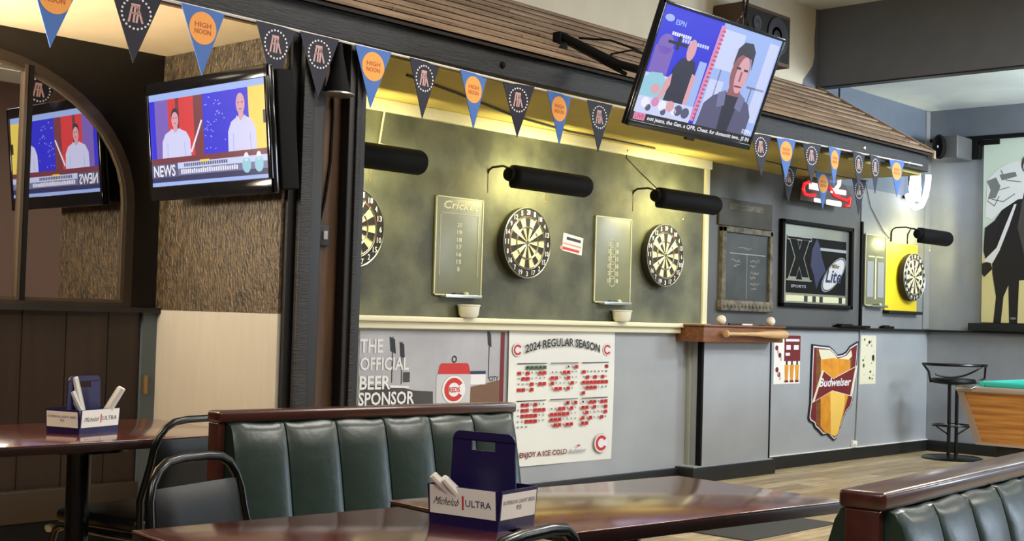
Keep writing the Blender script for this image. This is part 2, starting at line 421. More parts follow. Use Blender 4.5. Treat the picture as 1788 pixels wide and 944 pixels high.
rk = [Vector((0, 4.665, 2.60)), Vector((0, 5.74, 3.234))]
b.add([(xx, q.y, q.z + dz) for xx in (10.08, 10.115) for q in rk for dz in (-0.03, 0.032)], [(0, 1, 3, 2), (4, 6, 7, 5), (0, 4, 5, 1), (2, 3, 7, 6), (1, 5, 7, 3), (0, 2, 6, 4)], 'shingle')
struct(b.build('awning_roof'))

# post at the end of the partition
b = MB()
b.box(3.73, 4.09, 4.78, 4.80, 0, 2.46, 'old_wood'); b.box(3.66, 3.72, 4.74, 4.76, 0, 2.46, 'soft_black')
b.box(3.72, 3.84, 4.72, 4.79, 0, 2.46, 'soft_black', 0.006); b.box(3.985, 4.09, 4.72, 4.79, 0, 2.46, 'soft_black', 0.006)
b.box(3.70, 3.765, 4.70, 4.73, 0, 2.46, 'fascia_wood', 0.004); b.box(4.02, 4.05, 4.705, 4.73, 0, 2.46, 'fascia_wood', 0.004)
struct(b.build('trim_14'))
t = thing('can_lamp', 'small dark cone lamp with metal rim at the top of the post', 'lamp', (3.885, 4.69, 2.19))
k = MB(); k.lathe([(0.014, 0.25), (0.022, 0.19), (0.045, 0.08), (0.062, 0.02), (0.062, 0.015)], 'matte_black'); k.box(-0.01, 0.01, 0, 0.06, 0.2, 0.22, 'matte_black'); k.build('lamp_shade', t)
k = MB(); k.lathe([(0.07, 0.0), (0.08, 0.005), (0.078, 0.012), (0.06, 0.016)], 'silver'); k.build('rim', t)
k = MB(); pts = [(3.915, 4.772, 2.4), (3.93, 4.772, 2.1), (3.925, 4.772, 1.9), (3.90, 4.772, 1.72), (3.87, 4.772, 1.60), (3.865, 4.772, 1.2)]
k.tube(pts, 0.006, 'matte_black', 6); tag(k.build('cord'), 'black cord hanging down the brown board of the post', 'cord')
t = thing('wall_switch', 'small dark switch box on the brown board of the post', 'switch', (3.895, 4.78, 1.55))
k = MB(); k.box(-0.03, 0.03, -0.02, 0, -0.05, 0.05, 'soft_black', 0.004); k.build('box', t)
k = MB(); k.box(-0.012, 0.012, -0.028, -0.018, -0.02, 0.02, 'grey_print', 0.002); k.build('toggle', t)

# projecting cabinet under the bat shelf
t = thing('wall_cabinet', 'tall grey painted box cabinet against the wall under a wooden bat shelf', 'cabinet', (8.74, 5.62, 0))
k = MB(); k.box(-0.485, 0.485, 0, 0.13, 0.12, 1.05, 'grey_paint', 0.004); k.box(-0.49, -0.465, -0.006, 0.035, 0.12, 1.05, 'matte_black'); k.box(0.478, 0.492, -0.006, 0.03, 0.12, 1.05, 'matte_black'); k.build('body', t)
k = MB(); k.box(-0.62, 0.53, -0.04, 0.13, 0, 0.115, 'baseboard_black', 0.005); k.box(-0.6, 0.5, -0.03, 0.13, 0.115, 0.122, 'grey_paint'); k.build('plinth', t)
t = thing('bat_shelf', 'reddish brown wooden shelf box with bat on its front', 'shelf', (8.65, 5.5, 1.05))
k = MB(); k.box(-0.555, 0.56, 0.0, 0.25, 0.0, 0.115, 'orange_wood', 0.004); k.build('shelf_box', t)
k = MB(); k.box(-0.57, 0.575, -0.015, 0.25, 0.115, 0.13, 'orange_wood', 0.003); k.build('shelf_top', t)
k = MB(); k.lathe([(0.0, 0), (0.026, 0.004), (0.028, 0.02), (0.02, 0.035), (0.013, 0.06), (0.013, 0.28), (0.018, 0.45), (0.028, 0.6), (0.033, 0.75), (0.033, 0.84), (0.028, 0.865), (0.0, 0.87)], 'bat_wood', axis='X')
tag(k.build('baseball_bat', loc=(8.31, 5.455, 1.115)), 'pale wooden baseball bat mounted along the front of the brown shelf', 'bat')
for x, lb in ((8.40, 'white baseball on the left end of the brown bat shelf'), (9.10, 'white baseball on the right end of the brown bat shelf')):
    bm = bmesh.new(); bmesh.ops.create_uvsphere(bm, u_segments=24, v_segments=14, radius=0.037)
    k = MB(); bm.verts.index_update(); k.add([v.co.copy() for v in bm.verts], [tuple(v.index for v in f.verts) for f in bm.faces], 'ball_leather', True); bm.free()
    for sg in (1, -1):
        k.tube([(0.0375 * math.cos(a) * (0.78 if 1 else 1), 0.0375 * math.sin(a) * 0.78, sg * 0.0235 + 0.001 * math.cos(2 * a)) for a in [2 * PI * i / 24 for i in range(24)]], 0.0007, 'red_print', 4, closed=True)
    tag(k.build('baseball', loc=(x, 5.55, 1.217), rot=(0.5, 0.3, 0)), lb, 'ball', 'baseballs on the bat shelf')
k = MB(); k.box(-0.1, 0.06, -0.012, 0.012, 0, 0.015, 'ink', 0.003); k.box(0.08, 0.22, -0.01, 0.01, 0, 0.012, 'white_print', 0.003)
tag(k.build('marker_tray', loc=(8.62, 5.56, 1.18)), 'small dark marker and chalk lying between the two baseballs', 'marker')

# ------------------------------------------------------------------ arch mirror
def arch(cx, hw, z0, zs, zt, off=0.0, n=22):
    pts = [(cx - hw - off, z0 - off), (cx + hw + off, z0 - off)]
    for i in range(n + 1):
        a = PI * i / n; pts.append((cx + (hw + off) * math.cos(a), zs + (zt - zs + off) * math.sin(a)))
    return pts
t = thing('arched_mirror', 'wide arched mirror in a dark wood frame reflecting the television', 'mirror', (2.62, D, 1.19))
k = MB(); k.poly(arch(0, 0.82, 0.02, 0.50, 1.12), -0.004, 0.006, 'mirror_glass'); k.build('glass', t)
k = MB()
A0 = arch(0, 0.82, 0.02, 0.50, 1.12); A1 = arch(0, 0.82, 0.02, 0.50, 1.12, 0.045)
for i in range(len(A0)):
    j = (i + 1) % len(A0); k.poly([A0[i], A1[i], A1[j], A0[j]], 0, 0.028, 'cork_frame')
k.build('frame', t)
k = MB()
B0 = arch(0, 0.805, 0.035, 0.50, 1.105); B1 = arch(0, 0.82, 0.02, 0.50, 1.12, 0.0)
for i in range(len(B0)):
    j = (i + 1) % len(B0); k.poly([B0[i], B1[i], B1[j], B0[j]], -0.004, 0.018, 'bronze_frame')
k.build('inner_edge', t)
k = MB(); k.box(0.285, 0.315, -0.03, -0.008, 0.02, 1.10, 'matte_black'); k.box(0.272, 0.287, -0.032, -0.008, 0.02, 1.10, 'bronze_frame'); k.build('mullion', t)
t = thing('door_hinge', 'small brass hinge on the blue grey strip below the mirror wall', 'hinge', (3.585, D - 0.02, 0.81))
k = MB(); k.box(-0.012, 0.012, -0.004, 0, -0.045, 0.045, 'brass'); k.build('leaf', t)
k = MB(); k.tube([(-0.012, -0.008, -0.048), (-0.012, -0.008, 0.048)], 0.006, 'brass', 8); k.build('pin', t)
k = MB(); k.box(-0.003, 0, -0.02, 0.02, -0.05, 0.05, 'brown_texture', 0.001)
tag(k.build('cover_plate', loc=(3.64, 4.80, 1.60)), 'brown painted blank plate on the textured partition under the television', 'plate')

# ------------------------------------------------------------------ televisions
def man(k, cx, z, h, shirt, skin, hair, y, wd=1.0, bald=False):
    """head-and-shoulders figure on a screen: z = bottom, h = height"""
    hw = 0.30 * h * wd
    k.poly([(cx - hw, z), (cx + hw, z), (cx + hw * 0.96, z + h * 0.34), (cx + hw * 0.72, z + h * 0.5), (cx + hw * 0.25, z + h * 0.58), (cx - hw * 0.25, z + h * 0.58), (cx - hw * 0.72, z + h * 0.5), (cx - hw * 0.96, z + h * 0.34)], y, 0.0008, shirt)
    hz = z + h * 0.79; rx = 0.125 * h; rz = 0.18 * h
    k.rect(cx - 0.07 * h, cx + 0.07 * h, z + h * 0.50, z + h * 0.66, y - 0.0008, 0.0006, skin)
    if not bald:
        k.disc(cx, hz + 0.05 * h, rx * 1.12, rz * 0.98, y - 0.0009, 0.0006, hair, 20)
    k.disc(cx, hz - (0.02 * h if not bald else 0), rx, rz * (0.9 if not bald else 1.0), y - 0.0016, 0.0006, skin, 20)
    for sg in (-1, 1):
        k.rect(cx + sg * rx * 0.42 - rx * 0.17, cx + sg * rx * 0.42 + rx * 0.17, hz + 0.01 * h, hz + 0.028 * h, y - 0.0024, 0.0005, 'screen_maroon')
        k.poly([(cx, z + h * 0.50), (cx + sg * hw * 0.30, z + h * 0.60), (cx + sg * hw * 0.36, z + h * 0.50)], y - 0.0022, 0.0005, 'screen_pale')
        k.line(cx + sg * hw * 0.62, z, cx + sg * hw * 0.58, z + h * 0.30, 0.004, y - 0.0012, 0.0005, 'screen_ltblue')
    k.rect(cx - rx * 0.3, cx + rx * 0.3, hz - rz * 0.55, hz - rz * 0.47, y - 0.0024, 0.0005, 'screen_maroon')

def tv_body(t, W, H, depth, bez, bot):
    k = MB(); k.box(-W / 2, W / 2, 0, 0.03, -H / 2, H / 2, 'glossy_plastic', 0.006); k.box(-W / 2 * 0.8, W / 2 * 0.8, 0.03, depth, -H / 2 * 0.75, H / 2 * 0.7, 'soft_black', 0.02); k.build('housing', t)
    k = MB()
    k.box(-W / 2, W / 2, -0.012, 0.002, H / 2 - bez[0], H / 2, 'glossy_plastic', 0.003); k.box(-W / 2, W / 2, -0.012, 0.002, -H / 2, -H / 2 + bot, 'glossy_plastic', 0.003)
    k.box(-W / 2, -W / 2 + bez[1], -0.012, 0.002, -H / 2, H / 2, 'glossy_plastic', 0.003); k.box(W / 2 - bez[1], W / 2, -0.012, 0.002, -H / 2, H / 2, 'glossy_plastic', 0.003)
    k.build('bezel', t)

# TV on the textured partition
t = thing('television', 'older wall television with thick black frame showing two men in white shirts', 'television', (3.43, 5.05, 1.975), rot=(0, 0, 0))
t.rotation_euler = (Matrix.Rotation(-PI / 2, 4, 'Z') @ Matrix.Rotation(math.radians(6), 4, 'X')).to_euler()
W, H = 0.95, 0.555; tv_body(t, W, H, 0.10, (0.055, 0.022), 0.068)
x0, x1, z0, z1 = -W / 2 + 0.022, W / 2 - 0.022, -H / 2 + 0.068, H / 2 - 0.055
k = MB(); Y0 = -0.003; w_, h_ = x1 - x0, z1 - z0
def R_(u0, u1, v0, v1, m, y=0.0): k.rect(x0 + u0 * w_, x0 + u1 * w_, z0 + v0 * h_, z0 + v1 * h_, Y0 - y, 0.0006, m)
k.rect(x0, x1, z0, z1, Y0, 0.001, 'screen_blue')
R_(0, 1, 0.93, 1, 'screen_ltblue', 0.001); R_(0, 0.17, 0.30, 0.93, 'screen_purple', 0.001); R_(0, 0.05, 0.30, 0.93, 'screen_blue', 0.0014)
R_(0.17, 0.42, 0.30, 0.93, 'screen_red', 0.001); R_(0.40, 0.48, 0.30, 0.93, 'screen_maroon', 0.0012); R_(0.24, 0.27, 0.30, 0.93, 'screen_maroon', 0.0012)
R_(0.48, 0.86, 0.30, 0.93, 'screen_blue', 0.001); R_(0.86, 1, 0.30, 0.93, 'screen_yellow', 0.001)
for i in range(34): 
    u = random.uniform(0.49, 0.66); v = random.uniform(0.34, 0.9); R_(u, u + 0.008, v, v + 0.012, 'screen_ltblue', 0.0014)
man(k, x0 + 0.235 * w_, z0 + 0.30 * h_, 0.52 * h_, 'screen_shirt', 'screen_skin', 'screen_hair', Y0 - 0.002, 1.75)
k.line(x0 + 0.37 * w_, z0 + 0.34 * h_, x0 + 0.47 * w_, z0 + 0.66 * h_, 0.011, Y0 - 0.0036, 0.0006, 'screen_white')
man(k, x0 + 0.80 * w_, z0 + 0.30 * h_, 0.60 * h_, 'screen_shirt', 'screen_skin', 'screen_hair', Y0 - 0.002, 1.35, bald=True)
R_(0.975, 1, 0.55, 0.68, 'screen_black', 0.0024)
R_(0, 1, 0.235, 0.30, 'screen_maroon', 0.003); R_(0, 1, 0.17, 0.24, 'screen_pale', 0.003); R_(0.44, 0.52, 0.22, 0.25, 'screen_yellow', 0.004)
R_(0, 1, 0.10, 0.175, 'screen_grey', 0.003); R_(0, 0.24, 0.09, 0.24, 'screen_slate', 0.0035); R_(0, 1, 0.04, 0.10, 'screen_navy', 0.003); R_(0, 1, 0.0, 0.04, 'screen_ltblue', 0.003)
k.text('NEWS', x0 + 0.02 * w_, x0 + 0.22 * w_, z0 + 0.10 * h_, z0 + 0.225 * h_, Y0 - 0.0055, 'screen_white')
for i in range(26):
    R_(0.27 + i * 0.019, 0.282 + i * 0.019, 0.115, 0.155 + 0.012 * random.random(), 'screen_white', 0.0045)
for i in range(20): R_(0.30 + i * 0.019, 0.312 + i * 0.019, 0.19, 0.225, 'screen_slate', 0.0045)
for cx in (0.83, 0.93): k.disc(x0 + cx * w_, z0 + 0.15 * h_, 0.032, 0.036, Y0 - 0.005, 0.0006, 'screen_teal', 16); k.disc(x0 + cx * w_, z0 + 0.23 * h_, 0.017, 0.02, Y0 - 0.005, 0.0006, 'screen_white', 12)
k.build('screen', t)
k = MB(); k.box(-0.06, 0.06, 0.08, 0.21, -0.06, 0.06, 'matte_black'); k.box(-0.38, 0.40, 0.10, 0.20, -0.26, 0.27, 'matte_black', 0.01); k.build('wall_mount', t)

# big TV hanging in front of the awning
cx, cy, cz = 5.672, 3.8585, 2.4565
t = thing('television', 'large tilted television hanging before the shingled awning, split news picture', 'television', (cx, cy, cz))
tilt = math.atan2(0.217, 0.581); t.rotation_euler = (tilt, 0, 0)
W, H = 1.112, 0.632; tv_body(t, W, H, 0.055, (0.018, 0.018), 0.03)
x0, x1, z0, z1 = -W / 2 + 0.018, W / 2 - 0.018, -H / 2 + 0.03, H / 2 - 0.018
k = MB(); w_, h_ = x1 - x0, z1 - z0
k.rect(x0, x1, z0, z1, Y0, 0.001, 'screen_blue')
def P_(pts, m, y): k.poly([(x0 + u * w_, z0 + v * h_) for u, v in pts], Y0 - y, 0.0006, m)
def D_(u, v, ru, rv, m, y): k.disc(x0 + u * w_, z0 + v * h_, ru * w_, rv * h_, Y0 - y, 0.0006, m, 20)
R_(0, 0.44, 0.08, 0.42, 'screen_pale', 0.001); R_(0.02, 0.16, 0.42, 0.66, 'screen_purple', 0.001); D_(0.09, 0.68, 0.06, 0.09, 'screen_purple', 0.001)
P_([(0.0, 0.1), (0.2, 0.1), (0.2, 0.34), (0.13, 0.44), (0.05, 0.43), (0, 0.36)], 'screen_teal', 0.0012)
P_([(0.36, 0.1), (0.44, 0.1), (0.44, 0.62), (0.38, 0.62), (0.37, 0.3)], 'screen_ltblue', 0.0012)
D_(0.06, 0.9, 0.035, 0.03, 'screen_ltblue', 0.0012); k.text('ESPN', x0 + 0.11 * w_, x0 + 0.19 * w_, z0 + 0.86 * h_, z0 + 0.905 * h_, Y0 - 0.003, 'screen_ltblue')
for i in range(9): R_(0.11 + i * 0.017, 0.122 + i * 0.017, 0.77, 0.80, 'screen_white', 0.0014)
for i in range(11): R_(0.20 + i * 0.02, 0.214 + i * 0.02, 0.735 + 0.0, 0.765, 'screen_pale', 0.0014)
R_(0.10, 0.25, 0.70, 0.725, 'screen_black', 0.0016); R_(0.17, 0.19, 0.66, 0.78, 'screen_black', 0.0018)
# presenter in a dark tee behind a table
P_([(0.19, 0.18), (0.35, 0.18), (0.355, 0.45), (0.37, 0.52), (0.345, 0.60), (0.29, 0.625), (0.235, 0.60), (0.195, 0.5), (0.2, 0.35)], 'screen_tee', 0.002)
D_(0.29, 0.69, 0.034, 0.095, 'screen_skin', 0.0024); P_([(0.35, 0.5), (0.385, 0.48), (0.375, 0.2), (0.345, 0.2)], 'screen_skin', 0.0022); P_([(0.20, 0.46), (0.17, 0.40), (0.14, 0.22), (0.175, 0.22), (0.21, 0.36)], 'screen_skin', 0.0022)
P_([(0.265, 0.635), (0.315, 0.635), (0.30, 0.60), (0.28, 0.60)], 'screen_skin', 0.0026)
R_(0.0, 0.44, 0.075, 0.22, 'screen_pale', 0.0024)
for (u, v, r, m) in [(0.07, 0.17, 0.03, 'white'), (0.14, 0.19, 0.028, 'pink'), (0.20, 0.17, 0.03, 'white'), (0.26, 0.18, 0.032, 'skin'), (0.33, 0.16, 0.032, 'slate'), (0.39, 0.15, 0.032, 'slate'), (0.30, 0.14, 0.02, 'white'), (0.11, 0.30, 0.03, 'skin'), (0.10, 0.13, 0.02, 'slate'), (0.22, 0.12, 0.02, 'slate')]:
    D_(u, v, r, r * 1.5, 'screen_' + m, 0.003)
P_([(0.44, 0.10), (0.47, 0.10), (0.50, 0.97), (0.46, 0.97)], 'screen_pink', 0.0024)
for i in range(22): R_(0.455 + i * 0.0012, 0.48 + i * 0.0012, 0.12 + i * 0.038, 0.135 + i * 0.038, 'screen_red', 0.003)
# right half: man in a grey jacket
R_(0.48, 1.0, 0.075, 1.0, 'screen_ltblue', 0.001)
for (a0, a1, c0, c1, m) in [(0.5, 0.62, 0.1, 0.5, 'pale'), (0.9, 0.99, 0.2, 0.95, 'pale'), (0.56, 0.57, 0.1, 0.6, 'grey'), (0.86, 0.87, 0.35, 0.5, 'grey'), (0.5, 0.68, 0.6, 0.95, 'pale'), (0.82, 0.98, 0.5, 0.52, 'grey')]: R_(a0, a1, c0, c1, 'screen_' + m, 0.0014)
P_([(0.50, 0.075), (0.93, 0.075), (0.93, 0.25), (0.88, 0.36), (0.78, 0.42), (0.66, 0.42), (0.57, 0.37), (0.51, 0.28)], 'screen_slate', 0.002)
P_([(0.66, 0.42), (0.79, 0.42), (0.77, 0.075), (0.68, 0.075)], 'screen_tee', 0.0024); P_([(0.60, 0.40), (0.66, 0.44), (0.68, 0.30), (0.62, 0.27)], 'screen_grey', 0.0028); P_([(0.84, 0.40), (0.78, 0.44), (0.77, 0.30), (0.83, 0.27)], 'screen_grey', 0.0028)
P_([(0.67, 0.40), (0.78, 0.40), (0.775, 0.52), (0.68, 0.52)], 'screen_dskin', 0.0028)
D_(0.725, 0.62, 0.075, 0.20, 'screen_dskin', 0.003); D_(0.745, 0.60, 0.052, 0.17, 'screen_skin', 0.0034)
P_([(0.645, 0.66), (0.65, 0.82), (0.69, 0.89), (0.76, 0.90), (0.80, 0.83), (0.81, 0.66), (0.785, 0.76), (0.70, 0.78), (0.665, 0.74)], 'screen_hair', 0.004)
R_(0.685, 0.72, 0.645, 0.665, 'screen_hair', 0.0044); R_(0.75, 0.785, 0.64, 0.66, 'screen_hair', 0.0044); R_(0.73, 0.745, 0.54, 0.63, 'screen_dskin', 0.0044); R_(0.71, 0.77, 0.485, 0.50, 'screen_maroon', 0.0044)
k.text('ESPN', x0 + 0.90 * w_, x0 + 0.98 * w_, z0 + 0.09 * h_, z0 + 0.13 * h_, Y0 - 0.005, 'screen_white')
R_(0, 1, 0, 0.075, 'screen_black', 0.003); R_(0.015, 0.10, 0.012, 0.075, 'screen_pink', 0.004); k.text('LIVE', x0 + 0.025 * w_, x0 + 0.09 * w_, z0 + 0.022 * h_, z0 + 0.062 * h_, Y0 - 0.0052, 'screen_red')
k.text('not jeans, the Gen. a QPR, Cheat. for domestic two.. JS IN', x0 + 0.12 * w_, x0 + 0.985 * w_, z0 + 0.012 * h_, z0 + 0.06 * h_, Y0 - 0.005, 'screen_white')
k.build('screen', t)
k = MB(); k.box(-0.035, 0.035, -0.008, 0.015, -H / 2 - 0.014, -H / 2 + 0.002, 'glossy_plastic', 0.003); k.build('sensor_bar', t)
k = MB(); k.box(-0.14, 0.14, 0.05, 0.09, -0.14, 0.14, 'matte_black', 0.004); k.build('mount_plate', t)
t = thing('mount_arm', 'long black television mount arm reaching out from the shingled awning', 'mount', (0, 0, 0))
k = MB(); k.tube([(5.725, 4.92, 2.825), (5.66, 4.45, 2.60), (5.66, 4.02, 2.46)], 0.024, 'matte_black', 10); k.tube([(5.72, 4.86, 2.77), (5.665, 4.4, 2.54)], 0.012, 'black_metal', 8); k.build('arm', t)
k = MB(); k.box(5.69, 5.76, 4.90, 4.96, 2.72, 2.845, 'matte_black', 0.005); k.build('foot', t)
k = MB(); k.tube([(5.74, 4.8, 2.80), (5.78, 4.6, 2.77), (5.76, 4.4, 2.69), (5.8, 4.25, 2.60), (5.74, 4.1, 2.62), (5.72, 4.0, 2.55)], 0.007, 'black_metal', 6); k.tube([(5.66, 4.5, 2.66), (5.6, 4.3, 2.65), (5.64, 4.15, 2.58), (5.68, 4.0, 2.5)], 0.006, 'black_metal', 6); k.build('cable', t)

# wooden loudspeaker standing on top of the awning
t = thing('loudspeaker', 'big brown wooden loudspeaker with black front above the awning', 'speaker', (8.825, 5.60, 3.24))
k = MB(); k.box(-0.345, 0.345, -0.13, 0.14, 0, 0.41, 'speaker_brown', 0.004); k.build('cabinet', t)
k = MB(); k.box(-0.315, 0.315, -0.142, -0.128, 0.03, 0.38, 'speaker_cloth', 0.003); k.build('grille', t)
k = MB(); k.lathe([(0.15, 0), (0.15, 0.012), (0.13, 0.014), (0.06, -0.004), (0.05, 0.0), (0.0, 0.01)], 'speaker_cone', (0.13, -0.142, 0.22), 'Y', 28); k.build('woofer', t)
k = MB(); k.lathe([(0.06, 0), (0.06, 0.008), (0.03, 0.004), (0.0, 0.01)], 'speaker_cone', (-0.17, -0.142, 0.27), 'Y', 20); k.build('tweeter', t)
k = MB()
k.tube([(6.40, 4.1, 3.93), (6.37, 4.08, 3.3), (6.32, 4.05, 2.96), (6.22, 4.0, 2.86), (6.05, 3.95, 2.74), (5.9, 3.95, 2.6)], 0.008, 'matte_black', 6)
k.tube([(6.30, 4.1, 3.93), (6.34, 4.08, 3.4), (6.28, 4.05, 2.98), (6.35, 4.05, 2.85), (6.38, 4.05, 2.70), (6.32, 4.05, 2.62), (6.2, 4.0, 2.6), (6.0, 3.96, 2.5)], 0.007, 'matte_black', 6)
k.tube([(6.30 + 0.10 * math.cos(a), 4.06 + 0.03 * math.sin(2 * a), 2.85 + 0.10 * math.sin(a)) for a in [2 * PI * i / 20 for i in range(20)]], 0.006, 'black_metal', 6, closed=True)
tag(k.build('cable'), 'looped black cable dropping from the ceiling behind the hanging television', 'cable')

# ------------------------------------------------------------------ bunting
def string_z(x): return 2.458 - 0.03 * math.exp(-((x - 5.6) / 1.7) ** 2) + 0.02 * max(0, (x - 7.2)) / 1.4 * (1 if x < 8.6 else 1.0)
t = thing('bunting', 'string of navy and blue pennants pinned along the dark beam', 'bunting', (0, 4.69, 0))
k = MB(); xs = [2.0 + 0.12 * i for i in range(67)]
k.tube([(x, 0, string_z(x)) for x in xs if x < 10.05], 0.006, 'white_cord', 6); k.build('string', t)
def logo_navy(k, cx, cz, r):
    for i in range(22):
        a = 2 * PI * i / 22; k.disc(cx + r * math.cos(a), cz + r * math.sin(a), r * 0.085, r * 0.085, 0.0025, 0.005, 'white_print', 5)
    q = r * 0.6
    k.rect(cx - q * 0.62, cx + q * 0.42, cz + q * 0.72, cz + q * 1.05, 0.0025, 0.005, 'pink_print')
    for (a, c) in ((-0.5, -0.85), (-0.12, -0.3), (0.3, 0.05), (0.12, 0.75)):
        k.line(cx + a * q, cz + q * 0.8, cx + c * q, cz - q * 1.0, q * 0.24, 0.0025, 0.005, 'pink_print')
    k.rect(cx - q * 0.72, cx + q * 0.55, cz - q * 0.05, cz + q * 0.12, 0.0025, 0.005, 'pink_print')
def pennant(par, x, zt, w_, h_, kind, rz=0.0, tipx=0.0):
    o = MB(); c = 'deep_navy' if kind == 'n' else 'sky_blue_cloth'
    o.poly([(-w_ / 2, 0), (w_ / 2, 0), (tipx, -h_)], 0.0015, 0.003, c)
    p = o.build('pennant', par, (x, -0.006, zt), rz)
    p['label'] = 'navy pennant with ringed emblem' if kind == 'n' else 'blue pennant with orange disc'
    o = MB(); r = w_ * 0.30
    if kind == 'n': logo_navy(o, 0, -h_ * 0.30, r * 0.92)
    else:
        o.disc(0, -h_ * 0.30, r * 1.02, r * 1.02, 0.0025, 0.005, 'orange_print', 26)
        o.text('HIGH', -r * 0.62, r * 0.62, -h_ * 0.30 + r * 0.04, -h_ * 0.30 + r * 0.36, -0.0032, 'dark_orange_print'); o.text('NOON', -r * 0.62, r * 0.62, -h_ * 0.30 - r * 0.38, -h_ * 0.30 - r * 0.06, -0.0032, 'dark_orange_print')
    o.build('emblem', p)
PEN = [(2.475, 'b'), (2.825, 'n'), (3.14, 'b'), (3.52, 'n'), (3.765, 'n'), (4.09, 'b'), (4.425, 'n'), (4.77, 'b'), (5.113, 'n'), (5.445, 'b'), (5.80, 'n'),
       (7.51, 'n'), (7.83, 'b'), (8.175, 'n'), (8.50, 'b'), (8.86, 'n'), (9.12, 'n'), (9.47, 'b')]
for i, (x, kd) in enumerate(PEN):
    pennant(t, x, string_z(x), 0.225, 0.285, kd, math.radians(random.uniform(-7, 7)), random.uniform(-0.012, 0.012))
t = thing('bunting', 'second shorter string of dark pennants strung deeper in the alcove near the red sign', 'bunting', (0, 5.2, 0))
k = MB(); k.tube([(8.3 + 0.1 * i, 0, 2.405 - 0.01 * math.sin(PI * i / 17)) for i in range(18)], 0.004, 'soft_black', 6); k.build('string', t)
for x, kd in ((8.73, 'n'), (9.25, 'b'), (9.84, 'n')): pennant(t, x, 2.40, 0.24, 0.29, kd)

# ------------------------------------------------------------------ dartboards
def dartboard(x, z, label, depth=0.045, y=D - 0.03, back=0.018):
    t = thing('dartboard', label, 'dartboard', (x, y, z), group='round dartboards on the walls')
    k = MB(); k.lathe([(0.20, 0.0), (0.229, 0.004), (0.229, depth - 0.004), (0.225, depth)], 'board_black', axis='Y', n=48); k.box(-0.03, 0.03, 0, back, -0.03, 0.03, 'matte_black')
    yy = -depth
    for i in range(20):
        a0 = PI / 2 + (i - 0.5) * PI / 10; a1 = a0 + PI / 10; e = i % 2 == 0
        def seg(r0, r1, m, th):
            p = [(r0 * math.cos(a0 + (a1 - a0) * j / 3), r0 * math.sin(a0 + (a1 - a0) * j / 3)) for j in range(4)] + [(r1 * math.cos(a0 + (a1 - a0) * j / 3), r1 * math.sin(a0 + (a1 - a0) * j / 3)) for j in (3, 2, 1, 0)]
            k.poly(p, yy, th, m)
        seg(0.016, 0.099, 'board_black' if e else 'board_cream', 0.001); seg(0.099, 0.107, 'board_red' if e else 'board_green', 0.001)
        seg(0.107, 0.162, 'board_black' if e else 'board_cream', 0.001); seg(0.162, 0.170, 'board_red' if e else 'board_green', 0.001)
    k.disc(0, 0, 0.016, 0.016, yy, 0.0015, 'board_green', 16); k.disc(0, 0, 0.0064, 0.0064, yy - 0.001, 0.0015, 'board_red', 12)
    BK = k; k = MB()
    for r in (0.226, 0.172, 0.162, 0.107, 0.099, 0.016): k.tube([(r * math.cos(2 * PI * i / 40), yy - 0.003, r * math.sin(2 * PI * i / 40)) for i in range(40)], 0.0016 if r < 0.2 else 0.004, 'silver', 4, closed=True)
    for i in range(20):
        a = PI / 2 + (i - 0.5) * PI / 10; k.tube([(0.016 * math.cos(a), yy - 0.003, 0.016 * math.sin(a)), (0.172 * math.cos(a), yy - 0.003, 0.172 * math.sin(a))], 0.0013, 'silver', 4)
    k.build('wire_ring', t)
    k = BK; nums = [20, 1, 18, 4, 13, 6, 10, 15, 2, 17, 3, 19, 7, 16, 8, 11, 14, 9, 12, 5]
    for i, n_ in enumerate(nums):
        a = PI / 2 - i * PI / 10; cx_, cz_ = 0.199 * math.cos(a), 0.199 * math.sin(a); s = str(n_); hw = 0.017 if len(s) > 1 else 0.009
        k.text(s, cx_ - hw, cx_ + hw, cz_ - 0.0165, cz_ + 0.0165, yy - 0.005, 'white_print')
    k.build('board', t)
    return t
dartboard(4.85, 1.675, 'round dartboard half hidden behind the dark post')
dartboard(6.32, 1.675, 'round dartboard on the dark backing left of the small white sticker')
dartboard(7.835, 1.675, 'round dartboard on the dark backing nearest the pale corner trim')
t = thing('backing_board', 'bright yellow square backing board behind the farthest dartboard', 'board', (11.73, D - 0.02, 1.355))
k = MB(); k.box(-0.33, 0.33, 0, 0.02, 0, 0.64, 'yellow_paint', 0.004); k.build('board', t)
k = MB(); k.box(-0.34, 0.36, -0.05, 0.02, -0.03, 0, 'soft_black', 0.003); k.build('ledge', t)
dartboard(11.84, 1.68, 'round dartboard mounted on the yellow board in the far corner', 0.05, y=D - 0.045, back=0.022)

